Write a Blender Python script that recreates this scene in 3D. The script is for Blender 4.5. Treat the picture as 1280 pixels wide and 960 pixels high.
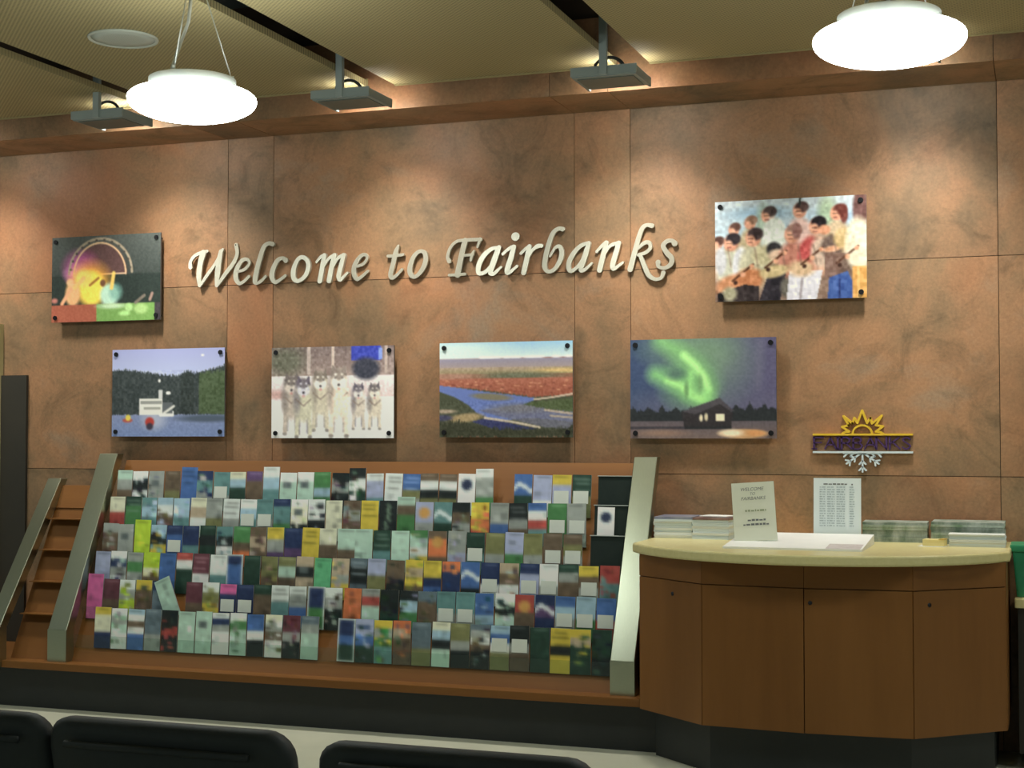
import bpy, bmesh, math, random
import numpy as np
from mathutils import Vector, Matrix

random.seed(7)
np.random.seed(7)
for o in list(bpy.data.objects):
    bpy.data.objects.remove(o)
scene = bpy.context.scene
COL = scene.collection

# ------------------------------------------------------------------ camera
cam_d = bpy.data.cameras.new('camera')
cam_d.sensor_width = 36.0
cam_d.lens = 1870.0 / 1280.0 * 36.0
cam_d.clip_end = 100
cam = bpy.data.objects.new('camera', cam_d)
COL.objects.link(cam)
cam.location = (0.0, -8.3, 1.65)
cam.rotation_euler = (math.radians(90) + math.atan(65 / 1870.0), 0, math.radians(19.7))
scene.camera = cam

# ------------------------------------------------------------------ world, exposure
world = bpy.data.worlds.new('hall_fill_offscreen')  # even fill added from all sides, standing in for the unseen hall's light
scene.world = world
world.use_nodes = True
bg = world.node_tree.nodes['Background']
bg.inputs[0].default_value = (0.80, 0.95, 0.84, 1)
bg.inputs[1].default_value = 0.19
scene.view_settings.view_transform = 'Standard'
scene.view_settings.look = 'None'
scene.view_settings.gamma = 1.0
scene.view_settings.use_curve_mapping = False
scene.view_settings.exposure = 0.0
LAMP_STRENGTH = 25.0
WASH_STRENGTH = 60.0
WASH_LAMP_WATT = 9.0
WASH_SPREAD = 92.0
WASH_COLOR = (1.0, 0.955, 0.855)
LAMP_COLOR = (0.93, 1.0, 0.95)

# ------------------------------------------------------------------ helpers
def lin(c):
    c = np.asarray(c, float) / 255.0
    return np.where(c <= 0.04045, c / 12.92, ((c + 0.055) / 1.055) ** 2.4)

def lin4(c):
    v = lin(c)
    return (float(v[0]), float(v[1]), float(v[2]), 1.0)

MATS = {}
def mat(name, col, rough=0.5, metal=0.0, spec=0.5, var=0.0, scale=8.0, stretch=(1, 1, 1), col2=None,
        bump=0.0, bump_scale=None, emit=0.0, coords='Object'):
    """procedural Principled material: two tones mixed by noise, optional fine relief"""
    if name in MATS:
        return MATS[name]
    m = bpy.data.materials.new(name)
    m.use_nodes = True
    nt = m.node_tree
    b = nt.nodes['Principled BSDF']
    b.inputs['Roughness'].default_value = rough
    b.inputs['Metallic'].default_value = metal
    b.inputs['Specular IOR Level'].default_value = spec
    b.inputs['Base Color'].default_value = (*col, 1)
    if emit:
        b.inputs['Emission Color'].default_value = (*LAMP_COLOR, 1)
        b.inputs['Emission Strength'].default_value = emit
    if col2 is not None or var or bump:
        tc = nt.nodes.new('ShaderNodeTexCoord')
        mp = nt.nodes.new('ShaderNodeMapping')
        mp.inputs['Scale'].default_value = stretch
        nt.links.new(tc.outputs[coords], mp.inputs[0])
        n = nt.nodes.new('ShaderNodeTexNoise')
        n.inputs['Scale'].default_value = scale
        n.inputs['Detail'].default_value = 6
        n.inputs['Roughness'].default_value = 0.6
        nt.links.new(mp.outputs[0], n.inputs['Vector'])
        if col2 is not None:
            r = nt.nodes.new('ShaderNodeValToRGB')
            r.color_ramp.elements[0].position = 0.33
            r.color_ramp.elements[0].color = (*col, 1)
            r.color_ramp.elements[1].position = 0.67
            r.color_ramp.elements[1].color = (*col2, 1)
            nt.links.new(n.outputs['Fac'], r.inputs[0])
            nt.links.new(r.outputs[0], b.inputs['Base Color'])
        if bump:
            n2 = nt.nodes.new('ShaderNodeTexNoise')
            n2.inputs['Scale'].default_value = bump_scale or scale * 6
            n2.inputs['Detail'].default_value = 4
            nt.links.new(mp.outputs[0], n2.inputs['Vector'])
            bp = nt.nodes.new('ShaderNodeBump')
            bp.inputs['Strength'].default_value = bump
            bp.inputs['Distance'].default_value = 0.003
            nt.links.new(n2.outputs['Fac'], bp.inputs['Height'])
            nt.links.new(bp.outputs[0], b.inputs['Normal'])
    MATS[name] = m
    return m

def print_mat(name='printed_paper', rough=0.45, spec=0.35):
    """flat print: the colours sit in the mesh attribute 'ink'"""
    if name in MATS:
        return MATS[name]
    m = bpy.data.materials.new(name)
    m.use_nodes = True
    nt = m.node_tree
    b = nt.nodes['Principled BSDF']
    b.inputs['Roughness'].default_value = rough
    b.inputs['Specular IOR Level'].default_value = spec
    a = nt.nodes.new('ShaderNodeAttribute')
    a.attribute_name = 'ink'
    nt.links.new(a.outputs['Color'], b.inputs['Base Color'])
    MATS[name] = m
    return m

def clear_mat(name, tint, gloss=0.12, rough=0.12):
    """clear acrylic sheet: mostly see-through, a little sheen"""
    if name in MATS:
        return MATS[name]
    m = bpy.data.materials.new(name)
    m.use_nodes = True
    nt = m.node_tree
    nt.nodes.remove(nt.nodes['Principled BSDF'])
    out = nt.nodes['Material Output']
    t = nt.nodes.new('ShaderNodeBsdfTransparent')
    t.inputs[0].default_value = (*tint, 1)
    g = nt.nodes.new('ShaderNodeBsdfGlossy')
    g.inputs['Roughness'].default_value = rough
    x = nt.nodes.new('ShaderNodeMixShader')
    x.inputs[0].default_value = gloss
    nt.links.new(t.outputs[0], x.inputs[1])
    nt.links.new(g.outputs[0], x.inputs[2])
    nt.links.new(x.outputs[0], out.inputs[0])
    MATS[name] = m
    return m

def mesh_obj(name, verts, faces, material=None, parent=None, smooth=False):
    me = bpy.data.meshes.new(name)
    me.from_pydata([tuple(v) for v in verts], [], [tuple(f) for f in faces])
    me.update()
    if smooth:
        me.polygons.foreach_set('use_smooth', [True] * len(me.polygons))
    o = bpy.data.objects.new(name, me)
    COL.objects.link(o)
    if material:
        me.materials.append(material)
    if parent:
        o.parent = parent
    return o

def bm_obj(name, bm, material=None, parent=None, smooth=False):
    bmesh.ops.recalc_face_normals(bm, faces=bm.faces)
    me = bpy.data.meshes.new(name)
    bm.to_mesh(me)
    bm.free()
    if smooth:
        me.polygons.foreach_set('use_smooth', [True] * len(me.polygons))
    o = bpy.data.objects.new(name, me)
    COL.objects.link(o)
    if material:
        me.materials.append(material)
    if parent:
        o.parent = parent
    return o

def add_box(bm, x0, x1, y0, y1, z0, z1, bevel=0.0):
    vs = [bm.verts.new((x, y, z)) for x in (x0, x1) for y in (y0, y1) for z in (z0, z1)]
    fs = [(0, 1, 3, 2), (4, 6, 7, 5), (0, 4, 5, 1), (2, 3, 7, 6), (0, 2, 6, 4), (1, 5, 7, 3)]
    faces = [bm.faces.new([vs[i] for i in f]) for f in fs]
    bmesh.ops.recalc_face_normals(bm, faces=faces)
    if bevel:
        edges = list({e for f in faces for e in f.edges})
        bmesh.ops.bevel(bm, geom=edges, offset=bevel, segments=2, affect='EDGES', profile=0.7)

def box(name, x0, x1, y0, y1, z0, z1, material, parent=None, bevel=0.0):
    bm = bmesh.new()
    add_box(bm, x0, x1, y0, y1, z0, z1, bevel)
    return bm_obj(name, bm, material, parent)

def add_prism(bm, outline, axis, a, b):
    """extrude a closed 2D outline along an axis from a to b"""
    def P(p, t):
        u, v = p
        return {'x': (t, u, v), 'y': (u, t, v), 'z': (u, v, t)}[axis]
    lo = [bm.verts.new(P(p, a)) for p in outline]
    hi = [bm.verts.new(P(p, b)) for p in outline]
    n = len(outline)
    bm.faces.new(lo)
    bm.faces.new(list(reversed(hi)))
    for i in range(n):
        bm.faces.new((lo[i], hi[i], hi[(i + 1) % n], lo[(i + 1) % n]))

def prism(name, outline, axis, a, b, material, parent=None):
    bm = bmesh.new()
    add_prism(bm, outline, axis, a, b)
    return bm_obj(name, bm, material, parent)

def lathe(name, prof, material, parent=None, seg=48, smooth=True):
    verts, faces = [], []
    n = len(prof)
    for s in range(seg):
        a = 2 * math.pi * s / seg
        for r, z in prof:
            verts.append((r * math.cos(a), r * math.sin(a), z))
    for s in range(seg):
        t = (s + 1) % seg
        for i in range(n - 1):
            faces.append((s * n + i, t * n + i, t * n + i + 1, s * n + i + 1))
    bm = bmesh.new()
    vv = [bm.verts.new(v) for v in verts]
    for f in faces:
        try:
            bm.faces.new([vv[i] for i in f])
        except ValueError:
            pass
    bmesh.ops.remove_doubles(bm, verts=bm.verts, dist=1e-6)
    return bm_obj(name, bm, material, parent, smooth)

def add_tube(bm, pts, r, seg=8):
    pts = [Vector(p) for p in pts]
    rings = []
    for i, p in enumerate(pts):
        d = (pts[min(i + 1, len(pts) - 1)] - pts[max(i - 1, 0)]).normalized()
        up = Vector((0, 0, 1)) if abs(d.z) < 0.95 else Vector((1, 0, 0))
        a = d.cross(up).normalized()
        b = d.cross(a).normalized()
        rings.append([bm.verts.new(p + (a * math.cos(2 * math.pi * k / seg) + b * math.sin(2 * math.pi * k / seg)) * r)
                      for k in range(seg)])
    for A, B in zip(rings, rings[1:]):
        for k in range(seg):
            bm.faces.new((A[k], A[(k + 1) % seg], B[(k + 1) % seg], B[k]))
    bm.faces.new(rings[0])
    bm.faces.new(list(reversed(rings[-1])))

def tube(name, pts, r, material, parent=None, seg=8):
    bm = bmesh.new()
    add_tube(bm, pts, r, seg)
    return bm_obj(name, bm, material, parent, smooth=True)

def tag(o, label, cat, group=None):
    o['label'] = label
    o['category'] = cat
    if group:
        o['group'] = group
    return o

def structure(o):
    o['kind'] = 'structure'
    return o

def thing(name, label, cat, loc=(0, 0, 0), group=None):
    o = bpy.data.objects.new(name, None)
    o.empty_display_size = 0.1
    COL.objects.link(o)
    o.location = loc
    return tag(o, label, cat, group)

def link_copy(o, parent=None):
    c = o.copy()
    COL.objects.link(c)
    if parent:
        c.parent = parent
    return c

def copy_thing(root):
    r = link_copy(root)
    for ch in list(root.children):
        c = link_copy(ch, r)
        for g in list(ch.children):
            link_copy(g, c)
    return r

# ------------------------------------------------------------------ materials
def bronze_mat(name='bronze_patina', sat=1.0, val=1.0):
    m = bpy.data.materials.new(name)
    m.use_nodes = True
    nt = m.node_tree
    b = nt.nodes['Principled BSDF']
    b.inputs['Roughness'].default_value = 0.5
    b.inputs['Specular IOR Level'].default_value = 0.45
    b.inputs['Metallic'].default_value = 0.0
    geo = nt.nodes.new('ShaderNodeNewGeometry')
    info = nt.nodes.new('ShaderNodeObjectInfo')
    def noise(sc, det, ro, dist=0.0):
        n = nt.nodes.new('ShaderNodeTexNoise')
        n.inputs['Scale'].default_value = sc
        n.inputs['Detail'].default_value = det
        n.inputs['Roughness'].default_value = ro
        n.inputs['Distortion'].default_value = dist
        nt.links.new(add.outputs[0], n.inputs['Vector'])
        return n
    # each sheet has its own patina: shift the pattern per object
    sc = nt.nodes.new('ShaderNodeVectorMath'); sc.operation = 'SCALE'
    sc.inputs[0].default_value = (17.0, 5.0, 11.0)
    nt.links.new(info.outputs['Random'], sc.inputs['Scale'])
    add = nt.nodes.new('ShaderNodeVectorMath'); add.operation = 'ADD'
    nt.links.new(geo.outputs['Position'], add.inputs[0])
    nt.links.new(sc.outputs[0], add.inputs[1])
    def ramp(src, stops):
        r = nt.nodes.new('ShaderNodeValToRGB')
        e = r.color_ramp.elements
        e[0].position, e[0].color = stops[0][0], (*stops[0][1], 1)
        e[1].position, e[1].color = stops[-1][0], (*stops[-1][1], 1)
        for p, c in stops[1:-1]:
            k = e.new(p); k.color = (*c, 1)
        nt.links.new(src, r.inputs[0])
        return r
    n1 = noise(1.3, 8, 0.62, 0.5)
    base = ramp(n1.outputs['Fac'], [(0.26, (0.125, 0.095, 0.058)), (0.44, (0.270, 0.165, 0.088)),
                                    (0.57, (0.385, 0.205, 0.105)), (0.76, (0.300, 0.235, 0.165))])
    n2 = noise(3.1, 9, 0.7, 1.2)
    spots = ramp(n2.outputs['Fac'], [(0.50, (1, 1, 1)), (0.68, (0.52, 0.56, 0.55))])
    mul = nt.nodes.new('ShaderNodeMixRGB'); mul.blend_type = 'MULTIPLY'; mul.inputs[0].default_value = 0.8
    nt.links.new(base.outputs[0], mul.inputs[1]); nt.links.new(spots.outputs[0], mul.inputs[2])
    n3 = noise(0.8, 5, 0.55, 0.3)
    rust = ramp(n3.outputs['Fac'], [(0.52, (0, 0, 0)), (0.70, (0.62, 0.62, 0.62))])
    mix = nt.nodes.new('ShaderNodeMixRGB')
    nt.links.new(rust.outputs[0], mix.inputs[0])
    nt.links.new(mul.outputs[0], mix.inputs[1])
    mix.inputs[2].default_value = (0.430, 0.165, 0.070, 1)
    n4 = noise(60, 4, 0.6)
    gr = ramp(n4.outputs['Fac'], [(0.3, (0.86, 0.86, 0.86)), (0.7, (1.12, 1.12, 1.12))])
    mul2 = nt.nodes.new('ShaderNodeMixRGB'); mul2.blend_type = 'MULTIPLY'; mul2.inputs[0].default_value = 1.0
    nt.links.new(mix.outputs[0], mul2.inputs[1]); nt.links.new(gr.outputs[0], mul2.inputs[2])
    # tone of the whole sheet
    hs = nt.nodes.new('ShaderNodeHueSaturation')
    mr = nt.nodes.new('ShaderNodeMapRange')
    mr.inputs['To Min'].default_value = 0.88 * val; mr.inputs['To Max'].default_value = 1.12 * val
    hs.inputs['Saturation'].default_value = sat
    nt.links.new(info.outputs['Random'], mr.inputs['Value'])
    nt.links.new(mr.outputs[0], hs.inputs['Value'])
    nt.links.new(mul2.outputs[0], hs.inputs['Color'])
    nt.links.new(hs.outputs[0], b.inputs['Base Color'])
    bp = nt.nodes.new('ShaderNodeBump'); bp.inputs['Strength'].default_value = 0.12; bp.inputs['Distance'].default_value = 0.004
    nt.links.new(n2.outputs['Fac'], bp.inputs['Height']); nt.links.new(bp.outputs[0], b.inputs['Normal'])
    rr = nt.nodes.new('ShaderNodeMapRange')
    rr.inputs['To Min'].default_value = 0.40; rr.inputs['To Max'].default_value = 0.62
    nt.links.new(n2.outputs['Fac'], rr.inputs['Value']); nt.links.new(rr.outputs[0], b.inputs['Roughness'])
    return m

def ceiling_mat():
    """tan perforated metal panel: rows of fine holes"""
    m = bpy.data.materials.new('perforated_tan_panel')
    m.use_nodes = True
    nt = m.node_tree
    b = nt.nodes['Principled BSDF']
    b.inputs['Roughness'].default_value = 0.6
    b.inputs['Specular IOR Level'].default_value = 0.3
    geo = nt.nodes.new('ShaderNodeNewGeometry')
    v = nt.nodes.new('ShaderNodeTexVoronoi')
    v.voronoi_dimensions = '2D'
    v.inputs['Scale'].default_value = 55.0
    v.inputs['Randomness'].default_value = 0.0
    mp = nt.nodes.new('ShaderNodeMapping')
    mp.inputs['Rotation'].default_value = (0, 0, math.radians(45))
    nt.links.new(geo.outputs['Position'], mp.inputs[0])
    nt.links.new(mp.outputs[0], v.inputs['Vector'])
    r = nt.nodes.new('ShaderNodeValToRGB')
    r.color_ramp.elements[0].position = 0.24
    r.color_ramp.elements[0].color = (0.195, 0.165, 0.088, 1)
    r.color_ramp.elements[1].position = 0.40
    r.color_ramp.elements[1].color = (0.400, 0.335, 0.175, 1)
    nt.links.new(v.outputs['Distance'], r.inputs[0])
    nt.links.new(r.outputs[0], b.inputs['Base Color'])
    return m

BRONZE = bronze_mat()
CEIL = ceiling_mat()
DARK = mat('dark_plenum', (0.030, 0.045, 0.045), 0.8)
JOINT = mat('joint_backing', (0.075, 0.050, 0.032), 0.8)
WOOD = mat('cherry_veneer', (0.175, 0.070, 0.016), 0.45, spec=0.3, col2=(0.225, 0.094, 0.024), scale=5, stretch=(1, 1, 0.10), bump=0.05, bump_scale=60)
WOODH = mat('cherry_veneer_horizontal', (0.175, 0.070, 0.016), 0.45, spec=0.3, col2=(0.225, 0.094, 0.024), scale=5, stretch=(0.10, 1, 1), bump=0.05, bump_scale=60)
STEEL = mat('brushed_steel', (0.40, 0.43, 0.33), 0.30, metal=1.0, col2=(0.47, 0.50, 0.39), scale=30, stretch=(60, 1, 1))
STEELEND = mat('brushed_steel_foot', (0.40, 0.43, 0.33), 0.30, metal=1.0, col2=(0.47, 0.50, 0.39), scale=30, stretch=(1, 1, 60))
LETTERMETAL = mat('satin_aluminium', (0.58, 0.55, 0.45), 0.31, metal=0.55, col2=(0.64, 0.61, 0.51), scale=25, stretch=(6, 1, 1))
KICK = mat('black_kick_laminate', (0.012, 0.015, 0.016), 0.5, col2=(0.018, 0.021, 0.021), scale=4)
FLOORM = mat('pale_floor_tile', (0.62, 0.63, 0.50), 0.38, col2=(0.68, 0.69, 0.55), scale=3)
TOPM = mat('cream_laminate', (0.64, 0.57, 0.27), 0.33, col2=(0.70, 0.63, 0.32), scale=40)
PAPER = mat('white_paper', (0.80, 0.82, 0.80), 0.6, col2=(0.84, 0.85, 0.83), scale=12)
GREYMETAL = mat('grey_painted_metal', (0.22, 0.27, 0.27), 0.45, col2=(0.25, 0.30, 0.30), scale=6)
BOLT = mat('dark_bolt_metal', (0.035, 0.035, 0.04), 0.35, metal=0.8)
INK = print_mat()
ACRYLIC = clear_mat('clear_acrylic', (0.92, 0.96, 0.94), 0.035, 0.3)
BLACK = mat('black_vinyl', (0.034, 0.043, 0.048), 0.6, col2=(0.040, 0.050, 0.056), scale=20, bump=0.08, bump_scale=250)
CHROME = mat('dull_chrome', (0.45, 0.46, 0.46), 0.25, metal=1.0)

# ------------------------------------------------------------------ structure
XL, XR = -9.0, 3.6
floor = structure(box('floor', XL, XR, -11.0, 0.1, -0.06, 0.0, FLOORM))
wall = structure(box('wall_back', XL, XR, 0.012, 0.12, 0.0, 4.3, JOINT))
G = 0.0018
xs = [-8.86, -7.20, -6.875, -4.889, -4.563, -2.585, -2.248, -0.237, 0.095, 2.105, 2.44, 3.58]
zs = [0.0, 1.435, 2.605, 3.60]
for i in range(len(xs) - 1):
    for j in range(3):
        if j == 0 and xs[i + 1] < -6.3 - 1e-6 and False:
            continue
        bm = bmesh.new()
        add_box(bm, xs[i] + G, xs[i + 1] - G, -0.0, 0.0125, zs[j] + G, zs[j + 1] - G)
        bm_obj('bronze_panel', bm, BRONZE, wall)

# boxed soffit running along the top of the bronze wall
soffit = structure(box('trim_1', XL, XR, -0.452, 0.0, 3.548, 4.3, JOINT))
for i in range(len(xs) - 1):
    box('soffit_front_panel', xs[i] + G, xs[i + 1] - G, -0.465, -0.452, 3.535, 3.95, BRONZE, soffit)
    box('soffit_under_panel', xs[i] + G, xs[i + 1] - G, -0.452, -0.004, 3.535, 3.548, BRONZE, soffit)

# suspended ceiling: tan panels with open dark slots between them
ceiling = structure(box('ceiling', XL, XR, -11.0, -0.465, 4.22, 4.3, DARK))
slots = [(-8.12, -7.95), (-6.63, -6.46), (-5.15, -4.985), (-3.655, -3.485), (-2.175, -1.99), (-0.685, -0.50), (0.80, 0.985), (2.29, 2.475)]
edges = [XL] + [v for s in slots for v in s] + [XR]
for k in range(0, len(edges), 2):
    a, b_ = edges[k], edges[k + 1]
    yy = [-11.0, -8.6, -6.1, -3.6, -0.56]
    for y0, y1 in zip(yy, yy[1:]):
        bm = bmesh.new()
        add_box(bm, a, b_, y0 + 0.002, y1 - 0.002, 3.652, 3.69)
        bm_obj('ceiling_panel', bm, CEIL, ceiling)
    # turned-up lip on the free end of each panel
    box('panel_lip', a, b_, -0.562, -0.545, 3.646, 3.70, mat('tan_panel_edge', (0.400, 0.335, 0.175), 0.6, spec=0.3), ceiling)
# conduits seen up in the slots
for s in slots[2:6]:
    for y in (-1.25, -1.75, -2.6):
        tube('conduit', [(s[0] - 0.25, y, 3.95), (s[1] + 0.25, y, 3.95)], 0.012, GREYMETAL, ceiling)

# pale edge of the opening and the dark doorway at the left end of the wall
door = structure(box('door_1', -6.60, -6.397, -0.022, 0.004, 0.0, 2.055, mat('dark_doorway', (0.026, 0.024, 0.018), 0.6, col2=(0.034, 0.030, 0.022), scale=3)))
structure(box('trim_2', -6.75, -6.601, -0.06, 0.004, 0.0, 2.40, mat('cream_trim', (0.52, 0.46, 0.24), 0.5, col2=(0.56, 0.5, 0.27), scale=5)))

# ------------------------------------------------------------------ pendant lamps
def glow_mat():
    m = bpy.data.materials.new('lit_opal_glass')
    m.use_nodes = True
    nt = m.node_tree
    b = nt.nodes['Principled BSDF']
    b.inputs['Base Color'].default_value = (0.8, 0.82, 0.8, 1)
    b.inputs['Roughness'].default_value = 0.3
    b.inputs['Emission Color'].default_value = (*LAMP_COLOR, 1)
    b.inputs['Emission Strength'].default_value = LAMP_STRENGTH
    return m
GLOW = glow_mat()
RINGM = mat('lamp_ring_metal', (0.62, 0.66, 0.64), 0.35, metal=0.6)
CABLE = mat('pale_cable', (0.62, 0.64, 0.60), 0.5)

def pendant(x, y, z, label, side=None):
    off = '_%s_offscreen' % side if side else ''
    t = thing('pendant_lamp' + off, label, 'lamp', (x, y, z), 'round glass pendant lamps')
    prof = [(0.0, -0.088)]
    for k in range(1, 13):
        a = k / 12 * math.pi / 2
        prof.append((0.275 * math.sin(a), -0.090 * math.cos(a) ** 0.9))
    for k in range(1, 9):
        a = k / 8 * math.pi / 2
        prof.append((0.275 - 0.085 * (1 - math.cos(a)) / 1.0, 0.040 * math.sin(a)))
    prof += [(0.185, 0.040), (0.0, 0.040)]
    lathe('glass_dish' + off, prof, GLOW, t)
    lathe('metal_ring', [(0.186, 0.034), (0.186, 0.088), (0.180, 0.092), (0.0, 0.092)], RINGM, t)
    H = 3.652 - z
    for k in range(3):
        a = math.radians(35 + 120 * k)
        p = (0.17 * math.cos(a), 0.17 * math.sin(a), 0.088)
        tube('suspension_cable', [p, (0.03 * math.cos(a), 0.03 * math.sin(a), H - 0.02)], 0.0028, CABLE, t, 6)
        lathe('cable_stud', [(0, 0.115), (0.007, 0.113), (0.007, 0.088), (0, 0.088)], RINGM, t, 10).location = (p[0], p[1], 0)
    tube('power_cord', [(-0.085, -0.05, 0.09), (-0.06, -0.03, 0.20), (-0.015, -0.01, 0.34), (0, 0, H - 0.02)], 0.0075, CABLE, t, 8)
    lathe('ceiling_cup', [(0, H), (0.055, H), (0.05, H - 0.03), (0, H - 0.035)], RINGM, t, 24)
    return t

PEND = {
    (-3.46, -2.73): 'glowing round glass pendant lamp hanging in front of the word Welcome',
    (-0.53, -2.73): 'glowing round glass pendant lamp hanging above the reception counter',
}
for (x, y), lb in PEND.items():
    pendant(x, y, 3.10, lb)
# the same pendants continue along the hall, outside the picture
pendant(-6.39, -2.73, 3.10, 'glowing round glass pendant lamp hanging near the dark doorway', 'left')
pendant(2.4, -2.73, 3.10, 'glowing round glass pendant lamp hanging past the side desk', 'right')

# ------------------------------------------------------------------ ceiling speaker
sp = thing('ceiling_speaker', 'round pale grey speaker grille set in the tan ceiling', 'speaker', (-4.36, -1.93, 3.652))
lathe('rim', [(0.158, -0.004), (0.162, -0.010), (0.172, -0.010), (0.175, -0.003), (0.172, 0.002), (0.158, 0.002)], mat('speaker_rim', (0.50, 0.53, 0.47), 0.5), sp)
gm = bpy.data.materials.new('speaker_grille'); gm.use_nodes = True
_nt = gm.node_tree; _b = _nt.nodes['Principled BSDF']; _b.inputs['Roughness'].default_value = 0.6
_tc = _nt.nodes.new('ShaderNodeTexCoord'); _v = _nt.nodes.new('ShaderNodeTexVoronoi')
_v.inputs['Scale'].default_value = 90; _v.inputs['Randomness'].default_value = 0
_r = _nt.nodes.new('ShaderNodeValToRGB')
_r.color_ramp.elements[0].position = 0.2; _r.color_ramp.elements[0].color = (0.28, 0.30, 0.27, 1)
_r.color_ramp.elements[1].position = 0.4; _r.color_ramp.elements[1].color = (0.47, 0.50, 0.45, 1)
_nt.links.new(_tc.outputs['Object'], _v.inputs['Vector']); _nt.links.new(_v.outputs['Distance'], _r.inputs[0]); _nt.links.new(_r.outputs[0], _b.inputs['Base Color'])
lathe('grille', [(0, -0.010), (0.10, -0.009), (0.160, -0.004), (0.160, 0.002), (0, 0.002)], gm, sp)

# ------------------------------------------------------------------ grey box lights on stems in the slots
WASH = bpy.data.materials.new('lit_wash_lens'); WASH.use_nodes = True
_b = WASH.node_tree.nodes['Principled BSDF']
_b.inputs['Base Color'].default_value = (0.8, 0.8, 0.78, 1)
_b.inputs['Emission Color'].default_value = (*WASH_COLOR, 1)
_b.inputs['Emission Strength'].default_value = WASH_STRENGTH
def box_light(x, label, side=None):
    off = '_%s_offscreen' % side if side else ''
    t = thing('stem_light' + off, label, 'light fixture', (x, -0.84, 3.5), 'grey box lights hung in the ceiling slots')
    bm = bmesh.new()
    add_box(bm, -0.172, 0.172, -0.115, 0.155, 0.0, 0.048, 0.004)
    bm_obj('housing', bm, GREYMETAL, t)
    bm = bmesh.new()
    add_box(bm, -0.150, 0.150, -0.085, 0.140, -0.004, 0.002)
    bm_obj('lens_plate', bm, mat('dark_lens', (0.10, 0.135, 0.13), 0.35), t)
    # lit lens on the wall side, tipped down towards the bronze sheets
    bm = bmesh.new()
    add_prism(bm, [(0.150, 0.002), (0.186, 0.034), (0.182, 0.040), (0.146, 0.008)], 'x', -0.155, 0.155)
    bm_obj('wash_lens' + off, bm, WASH, t)
    for sx in (-1, 1):
        box('end_cheek', sx * 0.166 - 0.006, sx * 0.166 + 0.006, 0.150, 0.196, 0.0, 0.048, GREYMETAL, t)
    # the lamp of the fixture, shining through that lens at the middle of the bronze wall
    ld = bpy.data.lights.new('wash_lamp', 'AREA')
    ld.shape = 'RECTANGLE'; ld.size = 0.30; ld.size_y = 0.045
    ld.energy = WASH_LAMP_WATT; ld.color = WASH_COLOR; ld.spread = math.radians(WASH_SPREAD)
    lo = bpy.data.objects.new('wash_lamp' + off, ld)
    COL.objects.link(lo); lo.parent = t
    lo.location = (0.0, 0.190, 0.012)
    lo.rotation_euler = Vector((0.0, 0.70, -1.95)).to_track_quat('-Z', 'X').to_euler()
    box('front_rail', -0.176, 0.176, -0.125, -0.113, 0.006, 0.052, mat('light_grey_rail', (0.30, 0.35, 0.34), 0.45), t)
    box('stem', -0.020, 0.020, -0.135, -0.105, 0.004, 0.74, mat('stem_grey', (0.33, 0.38, 0.37), 0.45), t, 0.004)
    pts = [(0.085 * math.cos(a), -0.02, 0.045 + 0.075 * math.sin(a)) for a in [math.pi * k / 12 for k in range(13)]]
    tube('yoke', pts, 0.009, mat('dark_yoke', (0.05, 0.05, 0.05), 0.4), t, 8)
    return t
box_light(-5.20, 'grey box light on a stem, left of the lit lamp before the word Welcome')
box_light(-3.63, 'grey box light on a stem above the letters l and c')
box_light(-2.13, 'grey box light on a stem above the letter k')
box_light(-0.65, 'grey box light on a stem, half hidden behind the lamp above the counter')

# ------------------------------------------------------------------ metal wall letters
def smooth_path(pts, closed, n=7):
    P = [np.array(p, float) for p in pts]
    m = len(P)
    if m == 2 and not closed:
        return P
    out = []
    rng = range(m) if closed else range(m - 1)
    for i in rng:
        p0 = P[(i - 1) % m] if closed or i > 0 else 2 * P[0] - P[1]
        p1, p2 = P[i], P[(i + 1) % m]
        p3 = P[(i + 2) % m] if closed or i + 2 < m else 2 * P[-1] - P[-2]
        for k in range(n):
            t = k / n
            out.append(0.5 * ((2 * p1) + (-p0 + p2) * t + (2 * p0 - 5 * p1 + 4 * p2 - p3) * t * t + (-p0 + 3 * p1 - 3 * p2 + p3) * t ** 3))
    if not closed:
        out.append(P[-1])
    return out

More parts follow.
